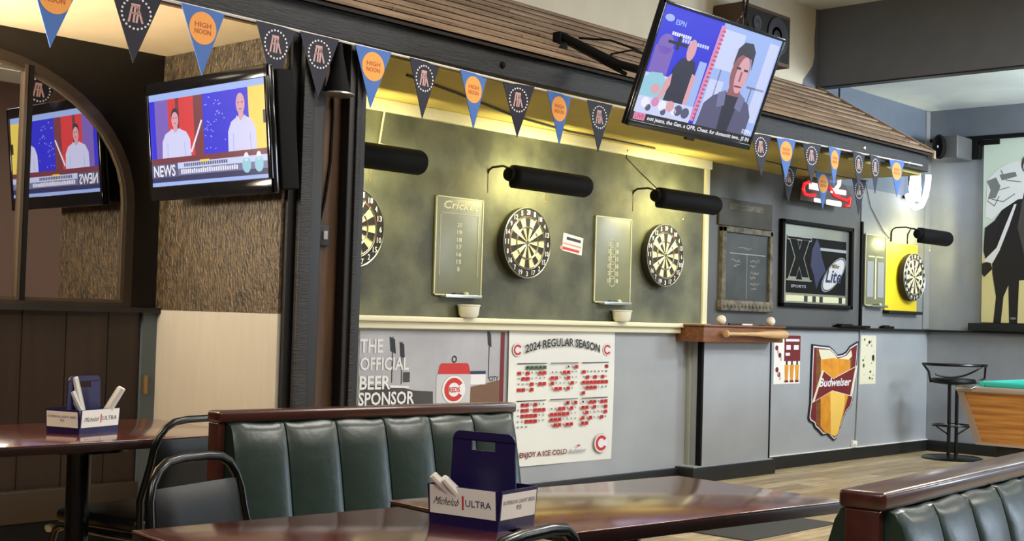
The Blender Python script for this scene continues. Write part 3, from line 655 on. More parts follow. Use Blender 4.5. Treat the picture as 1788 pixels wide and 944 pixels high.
def dart_lamp(xs, xa, label, z=2.06, two=False, ln=0.74):
    t = thing('dartboard_lamp', label, 'lamp', (xs, 5.47, z), group='black shaded dartboard lamps')
    k = MB(); n_ = 16; P = []; Q = []
    R1 = 0.075; hz = 0.072
    for i in range(n_ + 1):
        a = -PI / 2 - 0.25 + (PI + 0.5) * i / n_       # curve opening towards the wall (+y)
        P.append((-R1 * math.cos(a), hz * math.sin(a)))
    for th in (0.0, 0.004):
        rows_ = []
        for u in (0, 0.008, 0.02, 0.04, 0.5, 0.96, 0.98, 0.992, 1):
            e = min(u, 1 - u); s = 1 - 0.34 * max(0, (0.04 - e) / 0.04) ** 2.2
            rows_.append([(-ln / 2 + ln * u, y_ * (s - th * 8), z_ * (s - th * 8)) for (y_, z_) in P])
        k.grid(rows_, 'matte_black')
    for sg in (-1, 1): k.add([(sg * (ln / 2 - 0.001), y_ * 0.65, z_ * 0.65) for (y_, z_) in P], [tuple(range(len(P)))], 'matte_black')
    k.build('lamp_shade', t)
    k = MB(); k.tube([(-ln / 2 + 0.06, 0.015, 0), (ln / 2 - 0.06, 0.015, 0)], 0.014, 'lamp_glow', 10); k.build('light_tube', t)
    k = MB(); xa_ = xa - xs
    k.tube([(xa_, D - 5.47 - 0.006, -0.055 if two else -0.085), (xa_, D - 5.47 - 0.008, 0.035), (xa_, D - 5.47 - 0.02, 0.06), (xa_, D - 5.47 - 0.05, 0.075), (xa_ - 0.02, 0.12, 0.075), (-ln / 2 + 0.01, 0.02, 0.05), (-ln / 2 + 0.04, -0.02, 0.03)], 0.0075, 'black_metal', 8)
    if two: k.tube([(xa_ + 0.34, D - 5.47 - 0.006, -0.055), (xa_ + 0.34, D - 5.47 - 0.008, 0.035), (xa_ + 0.3, D - 5.47 - 0.05, 0.075), (xa_ + 0.14, 0.12, 0.075), (-ln / 2 + 0.04, -0.02, 0.03)], 0.0075, 'black_metal', 8)
    k.build('arm', t)
    k = MB(); k.lathe([(0.02, -0.03), (0.04, -0.02), (0.045, 0.0), (0.04, 0.03), (0.03, 0.04)], 'matte_black', (-ln / 2 - 0.005, 0, 0.01), 'X', 16); k.build('socket', t)
    k = MB(); k.tube([(0.0, 0.03, -0.05), (0.0, 0.03, -0.12)], 0.0022, 'brass', 6); k.lathe([(0.002, 0), (0.005, 0.006), (0.0, 0.016)], 'brass', (0, 0.03, -0.135), 'Z', 8); k.build('pull_chain', t)
    return t
dart_lamp(4.80, 4.47, 'black dartboard lamp partly hidden behind the dark post')
dart_lamp(6.29, 6.0, 'black dartboard lamp over the middle of the dark backing above the white sticker')
dart_lamp(7.80, 7.51, 'black dartboard lamp beside the pale corner trim')
dart_lamp(11.83, 11.53, 'black dartboard lamp above the yellow backing board', 2.06, True, 0.62)

def scoreboard(xa, xb, za, zb, label, head, cup=True, arc=False):
    w_ = xb - xa; h_ = zb - za; cx_ = (xa + xb) / 2
    t = thing('scoreboard', label, 'scoreboard', (cx_, D - 0.012, za), group='pale dart scoreboards')
    k = MB(); k.box(-w_ / 2, w_ / 2, -0.012, 0, 0, h_, 'score_face', 0.002); yy = -0.0135
    for (a, c, e, f) in ((-w_ / 2, w_ / 2, 0, 0.008), (-w_ / 2, w_ / 2, h_ - 0.008, h_), (-w_ / 2, -w_ / 2 + 0.008, 0, h_), (w_ / 2 - 0.008, w_ / 2, 0, h_)): k.rect(a, c, e, f, yy + 0.002, 0.004, 'score_print')
    if head: k.text(head, -w_ * 0.34, w_ * 0.40, h_ * 0.875, h_ * 0.96, yy, 'score_print', shear=0.3)
    if head:
        for i, s in enumerate(['20', '19', '18', '17', '16', '15', 'B']): k.text(s, -0.022 if len(s) > 1 else -0.01, 0.022 if len(s) > 1 else 0.01, h_ * (0.70 - i * 0.075), h_ * (0.70 - i * 0.075) + 0.026, yy, 'score_print')
        k.rect(-w_ * 0.40, w_ * 0.40, h_ * 0.83, h_ * 0.835, yy, 0.001, 'score_print')
        k.line(-w_ * 0.4, h_ * 0.2, -w_ * 0.4, h_ * 0.82, 0.004, yy, 0.001, 'score_print'); k.line(w_ * 0.4, h_ * 0.2, w_ * 0.4, h_ * 0.82, 0.004, yy, 0.001, 'score_print')
    elif arc:
        for i in range(6):
            for j, s in enumerate(('20', '15')[i % 2:] + ('18',)[: i % 2]): k.text(s, -0.06 + 0.08 * j, -0.02 + 0.08 * j, h_ * (0.66 - i * 0.085), h_ * (0.66 - i * 0.085) + 0.03, yy, 'score_print')
            k.ring(-0.01, h_ * (0.68 - i * 0.085), 0.035, 0.039, yy, 0.001, 'score_print', 12)
    else:
        k.rect(-w_ * 0.03, w_ * 0.03, 0.06, h_ * 0.7, yy, 0.001, 'score_print'); k.rect(-w_ * 0.35, w_ * 0.35, h_ * 0.68, h_ * 0.70, yy, 0.001, 'score_print')
        for sg in (-1, 1): k.rect(sg * w_ * 0.25 - 0.06, sg * w_ * 0.25 + 0.06, 0.08, h_ * 0.62, yy + 0.0004, 0.001, 'grey_print')
    k.build('panel', t)
    k = MB(); k.box(-w_ * 0.36, w_ * 0.40, -0.06, 0.0, -0.012, -0.004, 'silver', 0.002); k.box(-w_ * 0.36, w_ * 0.40, -0.062, -0.056, -0.012, 0.008, 'silver', 0.001); k.build('tray', t)
    k = MB(); k.box(-0.06, 0.02, -0.05, -0.02, -0.004, 0.016, 'ink', 0.004); k.lathe([(0.018, 0), (0.018, 0.02), (0.01, 0.03)], 'score_print', (0.05, -0.035, -0.004), 'Z', 12); k.build('eraser', t)
    if cup:
        t = thing('dart_cup', label.replace('pale scoreboard', 'small white rounded cup under the scoreboard'), 'cup', (cx_ + 0.05, D - 0.075, 1.182), group='white cups on the pale ledge')
        k = MB(); k.lathe([(0.03, 0), (0.052, 0.005), (0.062, 0.02), (0.07, 0.078), (0.064, 0.078), (0.056, 0.022), (0.04, 0.012), (0.0, 0.01)], 'clear_plastic'); k.build('bowl', t)
        k = MB(); k.lathe([(0.070, 0.072), (0.075, 0.077), (0.070, 0.081), (0.064, 0.078)], 'white_paper', n=24); k.build('rim', t)
scoreboard(5.54, 5.955, 1.315, 1.922, 'pale scoreboard between the hidden dartboard and the middle one', 'Cricket')
scoreboard(7.08, 7.49, 1.312, 1.915, 'pale scoreboard right of the small white sticker', None, arc=True)
scoreboard(10.99, 11.395, 1.39, 2.045, 'pale scoreboard left of the yellow backing board', None, cup=False)
t = thing('sticker_card', 'small white sticker card stuck crooked between the dartboard and scoreboard', 'sticker', (6.85, D - 0.012, 1.70), rot=(0, 0.12, 0))
k = MB(); k.rect(-0.105, 0.105, -0.06, 0.06, 0, 0.003, 'white_paper'); k.poly([(-0.125, -0.03), (0.08, -0.03), (0.08, -0.045), (-0.13, -0.055)], 0, 0.0035, 'pink_print')
k.rect(-0.07, 0.08, 0.02, 0.04, -0.003, 0.001, 'ink'); k.rect(-0.11, 0.09, -0.015, -0.002, -0.003, 0.001, 'pink_print'); k.rect(-0.10, 0.07, -0.05, -0.034, -0.0035, 0.001, 'red_print'); k.build('card', t)
# cords on the backing and the alcove ceiling
k = MB(); k.tube([(5.08, D - 0.055, 2.40), (5.09, D - 0.02, 2.3), (5.07, D - 0.02, 2.18), (5.05, 5.5, 2.12)], 0.006, 'cream_trim', 6); tag(k.build('cord'), 'pale lamp cord hanging above the post-side dartboard lamp', 'cord')
k = MB(); k.tube([(7.38, D - 0.053, 2.40), (7.41, D - 0.02, 2.35), (7.50, D - 0.08, 2.25), (7.50, 5.52, 2.13)], 0.004, 'soft_black', 6); tag(k.build('cord'), 'thin dark lamp cord running to the corner dartboard lamp', 'cord')
k = MB(); k.tube([(4.6, 5.0, 2.43), (5.1, 5.15, 2.428), (5.9, 5.45, 2.430), (6.6, 5.60, 2.431), (7.6, 5.62, 2.431)], 0.007, 'dark_print', 6); tag(k.build('cord'), 'dark cable stapled across the yellow alcove ceiling', 'cord')
k = MB(); k.tube([(11.0, D - 0.01, 2.5), (11.1, D - 0.01, 2.3), (11.35, D - 0.01, 2.1), (11.48, D - 0.01, 2.03)], 0.004, 'dark_print', 6); tag(k.build('cord'), 'thin dark cord slanting down the far wall to the yellow board lamp', 'cord')

# ------------------------------------------------------------------ posters on the lower wall
def cc_logo(k, cx_, cz_, r, y, inner='REDS'):
    k.disc(cx_, cz_, r, r * 0.86, y, 0.0006, 'grey_print', 24); k.disc(cx_, cz_, r * 0.97, r * 0.83, y - 0.0006, 0.0006, 'white_print', 24)
    k.ring(cx_, cz_, r * 0.48, r * 0.80, y - 0.0014, 0.0006, 'red_print', 26, 0.55, 2 * PI - 0.55, 0.86)
    if inner: k.text(inner, cx_ - r * 0.45, cx_ + r * 0.5, cz_ - r * 0.16, cz_ + r * 0.16, y - 0.003, 'red_print')
t = thing('beer_banner', 'grey stadium beer banner with white lettering and a beer can on the lower wall', 'poster', (5.585, D, 0.38))
X0 = 5.585; Z0 = 0.38
k = MB(); k.rect(-0.60, 0.585, 0, 0.715, -0.0005, 0.003, 'poster_sky'); k.rect(0.585, 0.625, 0, 0.715, -0.0005, 0.003, 'dark_red_print')
q = lambda x, z: (x - X0, z - Z0)
yy = -0.0035
k.poly([q(5.0, 0.78), q(5.30, 0.765), q(5.42, 0.74), q(5.58, 0.73), q(5.6, 0.40), q(5.0, 0.40)], yy, 0.0006, 'dark_print')
k.poly([q(5.23, 0.775), q(5.38, 0.765), q(5.38, 0.755), q(5.23, 0.76)], yy - 0.0006, 0.0006, 'white_print')
k.poly([q(5.33, 0.85), q(5.385, 0.85), q(5.385, 0.79), q(5.33, 0.79)], yy - 0.0006, 0.0006, 'dark_print')
k.poly([q(5.9, 0.75), q(6.17, 0.79), q(6.17, 0.40), q(5.9, 0.40)], yy, 0.0006, 'brown_print'); k.rect(*[v for v in (5.89 - X0, 6.04 - X0, 0.765 - Z0, 0.83 - Z0)], yy - 0.0006, 0.0006, 'white_print'); k.rect(5.89 - X0, 6.04 - X0, 0.83 - Z0, 0.85 - Z0, yy - 0.0008, 0.0006, 'dark_blue_print')
k.text('CITY', 6.07 - X0, 6.16 - X0, 0.785 - Z0, 0.815 - Z0, yy - 0.001, 'ink')
for (x, zt, zb, hw) in ((5.24, 1.06, 0.79, 0.026), (5.317, 1.03, 0.78, 0.022), (6.065, 1.10, 0.80, 0.02)):
    k.line(x - X0, zb - Z0, x - X0, zt - Z0, 0.007, yy - 0.0012, 0.0006, 'dark_print'); k.poly([q(x - hw, zt), q(x + hw * 0.6, zt - 0.015), q(x + hw, zt - 0.1), q(x - hw * 0.6, zt - 0.085)], yy - 0.0018, 0.0006, 'ink')
for s, xa, xb, za, zb in (('THE', 4.985, 5.162, 0.965, 1.045), ('OFFICIAL', 4.99, 5.372, 0.862, 0.94), ('BEER', 4.99, 5.229, 0.752, 0.832), ('SPONSOR', 4.985, 5.424, 0.66, 0.738)):
    k.text(s, xa - X0, xb - X0, za - Z0, zb - Z0, yy - 0.004, 'white_print')
# beer can
k.poly([q(5.612, 0.55), q(5.90, 0.55), q(5.905, 0.82), q(5.885, 0.84), q(5.63, 0.845), q(5.605, 0.82)], yy - 0.002, 0.0006, 'can_silver')
k.poly([q(5.62, 0.835), q(5.90, 0.832), q(5.885, 0.885), q(5.87, 0.90), q(5.645, 0.90), q(5.63, 0.885)], yy - 0.0026, 0.0006, 'red_print')
k.ring(5.755 - X0, 0.925 - Z0, 0.014, 0.022, yy - 0.0026, 0.0006, 'ink', 14)
cc_logo(k, 5.757 - X0, 0.738 - Z0, 0.105, yy - 0.0032)
k.build('sheet', t)

t = thing('schedule_poster', 'white baseball season schedule poster hanging under the pale ledge', 'poster', (6.79, D, 0.225), rot=(0, -0.004, 0))
X0, Z0 = 6.79, 0.225
k = MB()
rows_ = [[(-0.545 + 1.10 * u, -0.006 - 0.006 * math.sin(6 * u + 3 * v) - 0.004 * v, 0.003 + 0.88 * v + (-0.012 * u if v == 0 else 0)) for u in [i / 10 for i in range(11)]] for v in [j / 6 for j in range(7)]]
k.grid(rows_, 'banner_white')
yy = -0.0185
k.text('2024 REGULAR SEASON', 6.395 - X0, 7.17 - X0, 0.962 - Z0, 1.018 - Z0, yy - 0.004, 'ink', arch=0.045)
cc_logo(k, 6.322 - X0, 0.985 - Z0, 0.05, yy, None); cc_logo(k, 7.255 - X0, 0.983 - Z0, 0.05, yy, None); cc_logo(k, 7.212 - X0, 0.335 - Z0, 0.078, yy, None)
random.seed(11)
MO = ['MAR/APR', 'MAY', 'JUNE', 'JULY', 'AUG', 'SEPT']
for mi in range(6):
    cx0 = (6.325, 6.655, 6.985)[mi % 3] - X0; zt = (0.898, 0.655)[mi // 3] - Z0; cw = 0.29 / 7; chh = 0.036
    k.rect(cx0, cx0 + 0.29, zt - 0.006, zt, yy, 0.0006, 'dark_print')
    st = (2, 4, 6, 1, 4, 0)[mi]
    for d in range(30):
        c_ = (d + st) % 7; r_ = (d + st) // 7
        m = 'red_print' if (random.random() < 0.5) == ((d // 4) % 2 == 0) else 'banner_white'
        if mi in (0,) and r_ == 0: m = 'board_green'
        zc = zt - 0.012 - r_ * chh
        if m != 'banner_white': k.rect(cx0 + c_ * cw + 0.002, cx0 + c_ * cw + cw - 0.003, zc - chh + 0.006, zc - 0.006, yy, 0.0006, m)
        k.text('%d' % (d + 1), cx0 + c_ * cw + 0.006, cx0 + c_ * cw + cw * 0.6, zc - 0.022, zc - 0.009, yy - 0.0012, 'ink')
k.text('WE ENJOY A ICE COLD', 6.26 - X0, 6.842 - X0, 0.272 - Z0, 0.318 - Z0, yy - 0.001, 'dark_red_print')
k.text('Budweiser', 6.87 - X0, 7.05 - X0, 0.285 - Z0, 0.312 - Z0, yy - 0.001, 'grey_print', shear=0.3); k.poly([(6.94 - X0, 0.33 - Z0), (6.965 - X0, 0.34 - Z0), (6.99 - X0, 0.33 - Z0), (6.965 - X0, 0.325 - Z0)], yy, 0.0006, 'red_print')
k.build('sheet', t)

# ------------------------------------------------------------------ chalkboard in weathered frame
t = thing('chalkboard', 'small chalkboard with writing in a weathered frame above the bat shelf', 'chalkboard', (9.0, D, 1.29))
k = MB(); k.box(-0.30, 0.36, -0.012, 0, 0.08, 0.65, 'chalkboard'); yy = -0.013
k.rect(-0.22, 0.30, 0.455, 0.461, yy, 0.0006, 'chalk'); k.line(0.03, 0.1, 0.03, 0.46, 0.004, yy, 0.0006, 'chalk')
random.seed(5)
for (x, z, n_) in [(-0.2, 0.40, 6), (-0.16, 0.36, 4), (0.07, 0.41, 7), (0.08, 0.36, 4), (0.08, 0.31, 6), (0.08, 0.27, 4), (0.08, 0.22, 6), (0.1, 0.18, 4), (-0.1, 0.5, 8)]:
    px_ = x; pz = z
    for i in range(n_ * 2): 
        nx, nz = px_ + 0.011 + random.uniform(-0.003, 0.003), z + random.uniform(-0.014, 0.014); k.line(px_, pz, nx, nz, 0.0035, yy, 0.0006, 'chalk'); px_, pz = nx, nz
k.build('board', t)
k = MB()
k.box(-0.355, -0.30, -0.035, 0, 0.0, 0.66, 'weathered_wood', 0.004); k.box(0.345, 0.385, -0.035, 0, 0.0, 0.66, 'weathered_wood', 0.004)
k.box(-0.355, 0.385, -0.035, 0, 0.62, 0.665, 'weathered_wood', 0.004); k.box(-0.37, 0.39, -0.045, 0, 0.0, 0.085, 'weathered_wood', 0.008)
for i in range(14): k.lathe([(0.018, 0), (0.014, 0.008), (0.0, 0.011)], 'weathered_wood', (-0.33 + i * 0.052, -0.045, 0.045), 'Y', 10)
k.build('frame', t)
k = MB(); k.box(-0.39, 0.39, -0.02, 0, 0.67, 0.88, 'dark_header', 0.004); k.box(-0.25, 0.25, -0.024, -0.018, 0.80, 0.85, 'weathered_wood', 0.002)
k.build('header', t)

# ------------------------------------------------------------------ bar mirror sign
t = thing('bar_mirror_sign', 'square black framed beer mirror with a big silver X', 'sign', (10.14, D, 1.345))
k = MB()
for (a, c, e, f) in ((-0.61, 0.61, 0, 0.035), (-0.61, 0.61, 0.695, 0.73), (-0.61, -0.57, 0, 0.73), (0.57, 0.61, 0, 0.73)): k.box(a, c, -0.04, 0, e, f, 'matte_black', 0.006)
k.build('frame', t)
k = MB(); k.rect(-0.57, 0.57, 0.035, 0.695, -0.004, 0.004, 'silver'); yy = -0.009
k.rect(-0.50, 0.52, 0.12, 0.60, yy, 0.0006, 'matte_black')
k.rect(-0.50, 0.52, 0.05, 0.10, yy, 0.0006, 'score_print')
for u in (-0.2, -0.06, 0.06, 0.4): k.rect(u, u + 0.06, 0.05, 0.10, yy - 0.0006, 0.0006, 'ink')
def X_(cx_, cz_, s, m, y):
    k.poly([(cx_ + s * a, cz_ + s * c * 1.0) for a, c in [(-1, 1), (-0.25, 1), (0, 0.45), (0.25, 1), (1, 1), (0.42, 0.02), (1, -1), (0.3, -1), (0, -0.42), (-0.3, -1), (-1, -1), (-0.42, 0.02)]], y, 0.0006, m)
k.rect(-0.49, -0.09, 0.565, 0.60, yy - 0.0006, 0.0006, 'grey_print'); X_(-0.29, 0.415, 0.185, 'silver', yy - 0.0008); k.rect(-0.48, -0.10, 0.575, 0.592, yy - 0.0016, 0.0006, 'matte_black'); X_(-0.29, 0.415, 0.158, 'matte_black', yy - 0.0016)
k.rect(-0.50, -0.08, 0.222, 0.235, yy - 0.001, 0.0006, 'silver'); k.text('SPORTS', -0.42, -0.17, 0.165, 0.19, yy - 0.001, 'grey_print')
k.rect(0.06, 0.52, 0.50, 0.525, yy - 0.0008, 0.0006, 'grey_print')
k.poly([(-0.08, 0.5), (0.0, 0.6), (0.04, 0.55), (0.10, 0.42), (0.16, 0.33), (0.06, 0.25), (0.0, 0.16), (-0.04, 0.28), (-0.1, 0.36)], yy - 0.0008, 0.0006, 'dark_blue_print')
el = [(0.30 + 0.185 * math.cos(a) + 0.07 * math.sin(a), 0.30 + 0.135 * math.sin(a) + 0.06 * math.cos(a)) for a in [2 * PI * i / 30 for i in range(30)]]
def scl(P, s): return [(0.30 + (x - 0.30) * s, 0.30 + (z - 0.30) * s) for x, z in P]
k.poly(scl(el, 1.06), yy - 0.0012, 0.0006, 'grey_print'); k.poly(scl(el, 1.0), yy - 0.0018, 0.0006, 'ink'); k.poly(scl(el, 0.94), yy - 0.0024, 0.0006, 'can_silver')
k.text('Lite', 0.17, 0.44, 0.225, 0.345, yy - 0.0042, 'dark_blue_print', shear=0.35); k.text('Miller', 0.27, 0.40, 0.355, 0.395, yy - 0.0042, 'brass', shear=0.3)
k.build('mirror_glass', t)

# neon signs
t = thing('neon_sign', 'red and white lit sign hung behind the pennants above the beer mirror', 'sign', (10.05, 5.62, 2.23))
k = MB(); k.poly([(-0.45, 0.0), (0.42, 0.0), (0.44, 0.10), (0.30, 0.195), (-0.33, 0.195), (-0.42, 0.13)], 0, 0.02, 'dark_print'); k.build('backing', t)
k = MB()
k.tube([(-0.32, -0.03, 0.16), (-0.40, -0.03, 0.14), (-0.42, -0.03, 0.09), (-0.38, -0.03, 0.05), (-0.30, -0.03, 0.05), (-0.22, -0.03, 0.06)], 0.014, 'neon_red', 8); k.build('red_tube', t); k = MB()
k.tube([(0.02, -0.03, 0.15), (0.1, -0.03, 0.09), (0.22, -0.03, 0.07), (0.32, -0.03, 0.06), (0.38, -0.03, 0.09), (0.37, -0.03, 0.02), (0.30, -0.03, 0.01)], 0.014, 'neon_red', 8)
k.build('red_tube', t)
k = MB(); k.box(-0.32, -0.14, -0.04, -0.022, 0.10, 0.16, 'neon_soft', 0.008); k.box(0.04, 0.30, -0.04, -0.022, 0.10, 0.145, 'neon_soft', 0.008)
k.box(-0.24, -0.08, -0.04, -0.022, 0.0, 0.035, 'neon_soft', 0.012); k.box(-0.03, 0.22, -0.04, -0.022, -0.005, 0.04, 'neon_soft', 0.015)
k.tube([(0.12, -0.035, 0.145), (0.17, -0.035, 0.18), (0.18, -0.035, 0.24), (0.14, -0.035, 0.27)], 0.018, 'neon_soft', 8); k.build('white_tubes', t)
k = MB(); k.tube([(-0.30, 0.0, 0.19), (-0.30, 0.06, 0.208)], 0.003, 'silver', 5); k.build('hanging_wire', t); k = MB(); k.tube([(0.26, 0.0, 0.17), (0.26, 0.06, 0.208)], 0.003, 'silver', 5); k.build('hanging_wire', t)
t = thing('neon_sign', 'bright white curved neon sign high on the wall near the far corner', 'sign', (11.93, 5.70, 2.33))
k = MB()
k.tube([(-0.10, -0.02, 0.08), (-0.13, -0.02, 0.2), (-0.10, -0.02, 0.33), (-0.04, -0.02, 0.41), (0.0, -0.02, 0.33), (0.02, -0.02, 0.2), (0.0, -0.02, 0.09)], 0.027, 'neon_white', 12)
k.tube([(-0.22, -0.025, 0.13), (-0.16, -0.025, 0.06), (-0.05, -0.025, 0.02), (0.07, -0.025, 0.05), (0.16, -0.025, 0.15), (0.21, -0.025, 0.28), (0.22, -0.025, 0.36)], 0.028, 'neon_white', 12)
k.build('neon_tube', t)
k = MB(); k.box(-0.18, 0.2, 0.02, 0.045, 0.1, 0.13, 'soft_black'); k.box(-0.1, -0.08, -0.02, 0.03, 0.1, 0.4, 'soft_black'); k.build('bracket', t); k = MB(); k.tube([(0.2, 0, 0.36), (0.2, 0.02, 0.45)], 0.008, 'silver', 6); k.build('hook', t)

# ------------------------------------------------------------------ lower far wall
OH = [(10.101, 1.026), (10.23, 1.018), (10.38, 1.011), (10.457, 0.981), (10.533, 0.935), (10.63, 0.945), (10.692, 0.961), (10.764, 1.012), (10.902, 1.054), (10.875, 0.841), (10.855, 0.675), (10.825, 0.551), (10.786, 0.48), (10.713, 0.441), (10.653, 0.372), (10.614, 0.307), (10.564, 0.274), (10.546, 0.214), (10.505, 0.193), (10.443, 0.224), (10.391, 0.256), (10.301, 0.25), (10.219, 0.299), (10.169, 0.321), (10.148, 0.356), (10.079, 0.379), (10.059, 0.404), (10.085, 0.531), (10.09, 0.788)]
X0, Z0 = 10.48, 0.19
q = lambda x, z: (x - X0, z - Z0)
t = thing('beer_sign', 'state shaped beer sign with a golden glass and red bow tie', 'sign', (X0, D, Z0))
k = MB(); O2 = [q(*p) for p in OH]
def shrink(P, s): cx_ = sum(p[0] for p in P) / len(P); cz_ = sum(p[1] for p in P) / len(P); return [(cx_ + (x - cx_) * s, cz_ + (z - cz_) * s) for x, z in P]
k.poly(shrink(O2, 1.02), 0, 0.015, 'ink'); k.poly(shrink(O2, 0.985), -0.015, 0.001, 'white_print'); k.poly(shrink(O2, 0.955), -0.016, 0.001, 'dark_red_print')
yy = -0.0175
k.poly([q(10.15, 1.0), q(10.38, 0.99), q(10.457, 0.955), q(10.53, 0.91), q(10.69, 0.94), q(10.77, 0.99), q(10.80, 0.95), q(10.76, 0.6), q(10.58, 0.28), q(10.5, 0.225), q(10.44, 0.25), q(10.30, 0.27), q(10.17, 0.36), q(10.16, 0.6)], yy, 0.0006, 'orange_wood')
k.poly([q(10.19, 0.99), q(10.38, 0.985), q(10.457, 0.955), q(10.53, 0.905), q(10.69, 0.935), q(10.77, 0.985), q(10.79, 0.93), q(10.70, 0.88), q(10.45, 0.90), q(10.25, 0.88)], yy - 0.0008, 0.0006, 'cream_paper')
k.poly([q(10.23, 0.90), q(10.45, 0.915), q(10.76, 0.895), q(10.75, 0.62), q(10.56, 0.24), q(10.48, 0.23), q(10.33, 0.27), q(10.25, 0.32)], yy - 0.0012, 0.0006, 'gold_print')
k.poly([q(10.40, 0.72), q(10.68, 0.72), q(10.66, 0.48), q(10.55, 0.25), q(10.50, 0.225), q(10.43, 0.25)], yy - 0.0018, 0.0006, 'light_gold_print')
bow = [q(10.268, 0.806), q(10.453, 0.733), q(10.878, 0.841), q(10.782, 0.573), q(10.437, 0.627), q(10.111, 0.536)]
k.poly(shrink(bow, 1.05), yy - 0.0026, 0.0006, 'cream_paper'); k.poly(shrink(bow, 0.93), yy - 0.0034, 0.0006, 'dark_red_print')
k.text('Budweiser', -0.26, 0.29, 0.475, 0.55, yy - 0.005, 'white_print', shear=0.35)
k.build('panel', t)
t = thing('beer_poster', 'dark red and white poster with beer glasses beside the grey cabinet', 'poster', (9.70, D, 0.70))
k = MB(); k.rect(-0.21, 0.21, 0, 0.405, 0, 0.002, 'white_paper'); yy = -0.0025
k.rect(-0.05, 0.21, 0.19, 0.405, yy, 0.0006, 'dark_red_print'); k.rect(-0.03, 0.19, 0.355, 0.375, yy - 0.001, 0.0006, 'white_print'); k.rect(-0.02, 0.05, 0.285, 0.325, yy - 0.001, 0.0006, 'white_print'); k.rect(0.10, 0.18, 0.285, 0.325, yy - 0.001, 0.0006, 'white_print'); k.rect(-0.03, 0.04, 0.235, 0.26, yy - 0.001, 0.0006, 'white_print')
for i in range(3):
    x = -0.03 + i * 0.085; k.poly([(x, 0.03), (x + 0.04, 0.03), (x + 0.055, 0.16), (x - 0.012, 0.16)], yy - 0.001, 0.0006, 'gold_print'); k.rect(x + 0.008, x + 0.034, 0.16, 0.19, yy - 0.0012, 0.0006, 'ink'); k.rect(x - 0.01, x + 0.05, 0.012, 0.03, yy - 0.001, 0.0006, 'dark_red_print')
for (x, z) in ((-0.17, 0.30), (-0.12, 0.24), (-0.16, 0.12), (-0.13, 0.08)): k.disc(x, z, 0.025, 0.022, yy, 0.0006, 'dark_red_print', 10); k.disc(x + 0.02, z - 0.03, 0.012, 0.02, yy - 0.0002, 0.0006, 'pink_print', 8)
k.build('sheet', t)
t = thing('notice_poster', 'narrow cream poster with small green marks right of the beer sign', 'poster', (11.12, D, 0.672))
k = MB(); k.rect(-0.155, 0.155, 0, 0.445, 0, 0.002, 'cream_paper'); random.seed(3)
for i in range(16): k.disc(random.uniform(-0.12, 0.12), random.uniform(0.03, 0.42), random.uniform(0.008, 0.022), random.uniform(0.006, 0.016), -0.0025, 0.0006, random.choice(['score_print', 'photo_sand', 'board_green', 'grey_print']), 9)
k.disc(0.10, 0.24, 0.025, 0.03, -0.003, 0.0006, 'ink', 10); k.disc(-0.08, 0.17, 0.018, 0.02, -0.003, 0.0006, 'board_green', 10); k.build('sheet', t)
k = MB(); k.tube([(10.95, D - 0.012, 1.16), (10.93, D - 0.012, 0.6), (10.90, D - 0.012, 0.15), (10.84, D - 0.03, 0.13)], 0.008, 'grey_paint', 8); tag(k.build('cable_conduit'), 'grey painted cable running down the wall right of the beer sign', 'cable')
t = thing('power_plug', 'small white plug at the foot of the cable above the baseboard', 'plug', (10.86, D, 0.14))
k = MB(); k.box(-0.03, 0.03, -0.03, 0, -0.03, 0.03, 'white_paper', 0.006); k.build('body', t); k = MB(); k.box(0.035, 0.06, -0.02, 0, -0.012, 0.02, 'white_paper', 0.003); k.build('tab', t)
k = MB(); k.box(-0.27, 0.27, -0.05, 0.03, 0, 0.02, 'matte_black', 0.005); k.box(-0.24, -0.04, -0.04, 0.02, 0.02, 0.03, 'matte_black', 0.003); tag(k.build('tray', loc=(10.72, D - 0.04, 1.185)), 'flat black tray lying on the dark rail under the beer mirror', 'tray')
k = MB(); k.box(-0.10, 0.10, -0.025, 0.025, 0, 0.022, 'matte_black', 0.004); k.box(-0.06, 0.02, -0.02, 0.02, 0.022, 0.03, 'soft_black', 0.002); tag(k.build('eraser', loc=(11.42, D - 0.035, 1.185)), 'short black eraser block on the dark rail under the yellow board', 'eraser')

# ------------------------------------------------------------------ right wall: photograph, shelf, speaker
t = thing('horse_photograph', 'large black and white photograph of a jockey on a dark horse', 'picture', (L - 0.012, 5.195, 1.27), rz=-PI / 2)
k = MB(); k.rect(0, 1.5, 0, 1.75, 0, 0.025, 'photo_pale'); yy = -0.0255
k.rect(0, 1.5, 0, 0.62, yy, 0.0006, 'photo_sand')
HS = lambda L_: [((x - 1720) * 0.0056, (565 - z) * 0.00547) for x, z in L_]
k.poly(HS([(1738, 480), (1736, 420), (1742, 385), (1756, 365), (1775, 350), (1800, 345), (1815, 352), (1835, 368), (1846, 392), (1850, 430), (1846, 480), (1838, 500), (1830, 565), (1816, 565), (1814, 510), (1800, 490), (1784, 492), (1782, 565), (1768, 565), (1766, 500), (1758, 520), (1754, 565), (1741, 565), (1745, 520)]), yy - 0.001, 0.0006, 'photo_black')
k.poly(HS([(1780, 400), (1790, 340), (1802, 330), (1814, 340), (1822, 400), (1812, 450), (1792, 450)]), yy - 0.0018, 0.0006, 'dark_print')
k.poly(HS([(1726, 345), (1728, 315), (1745, 298), (1765, 288), (1785, 285), (1815, 288), (1840, 305), (1850, 345), (1835, 362), (1805, 350), (1780, 352), (1755, 368), (1735, 385), (1724, 380)]), yy - 0.0018, 0.0006, 'photo_white')
for L_ in ([(1730, 318), (1745, 335), (1765, 330)], [(1735, 350), (1755, 355), (1775, 342)], [(1750, 300), (1760, 318), (1785, 322)], [(1727, 352), (1740, 362), (1748, 345)]):
    P = HS(L_)
    for a, c in zip(P, P[1:]): k.line(a[0], a[1], c[0], c[1], 0.009, yy - 0.0026, 0.0006, 'photo_grey')
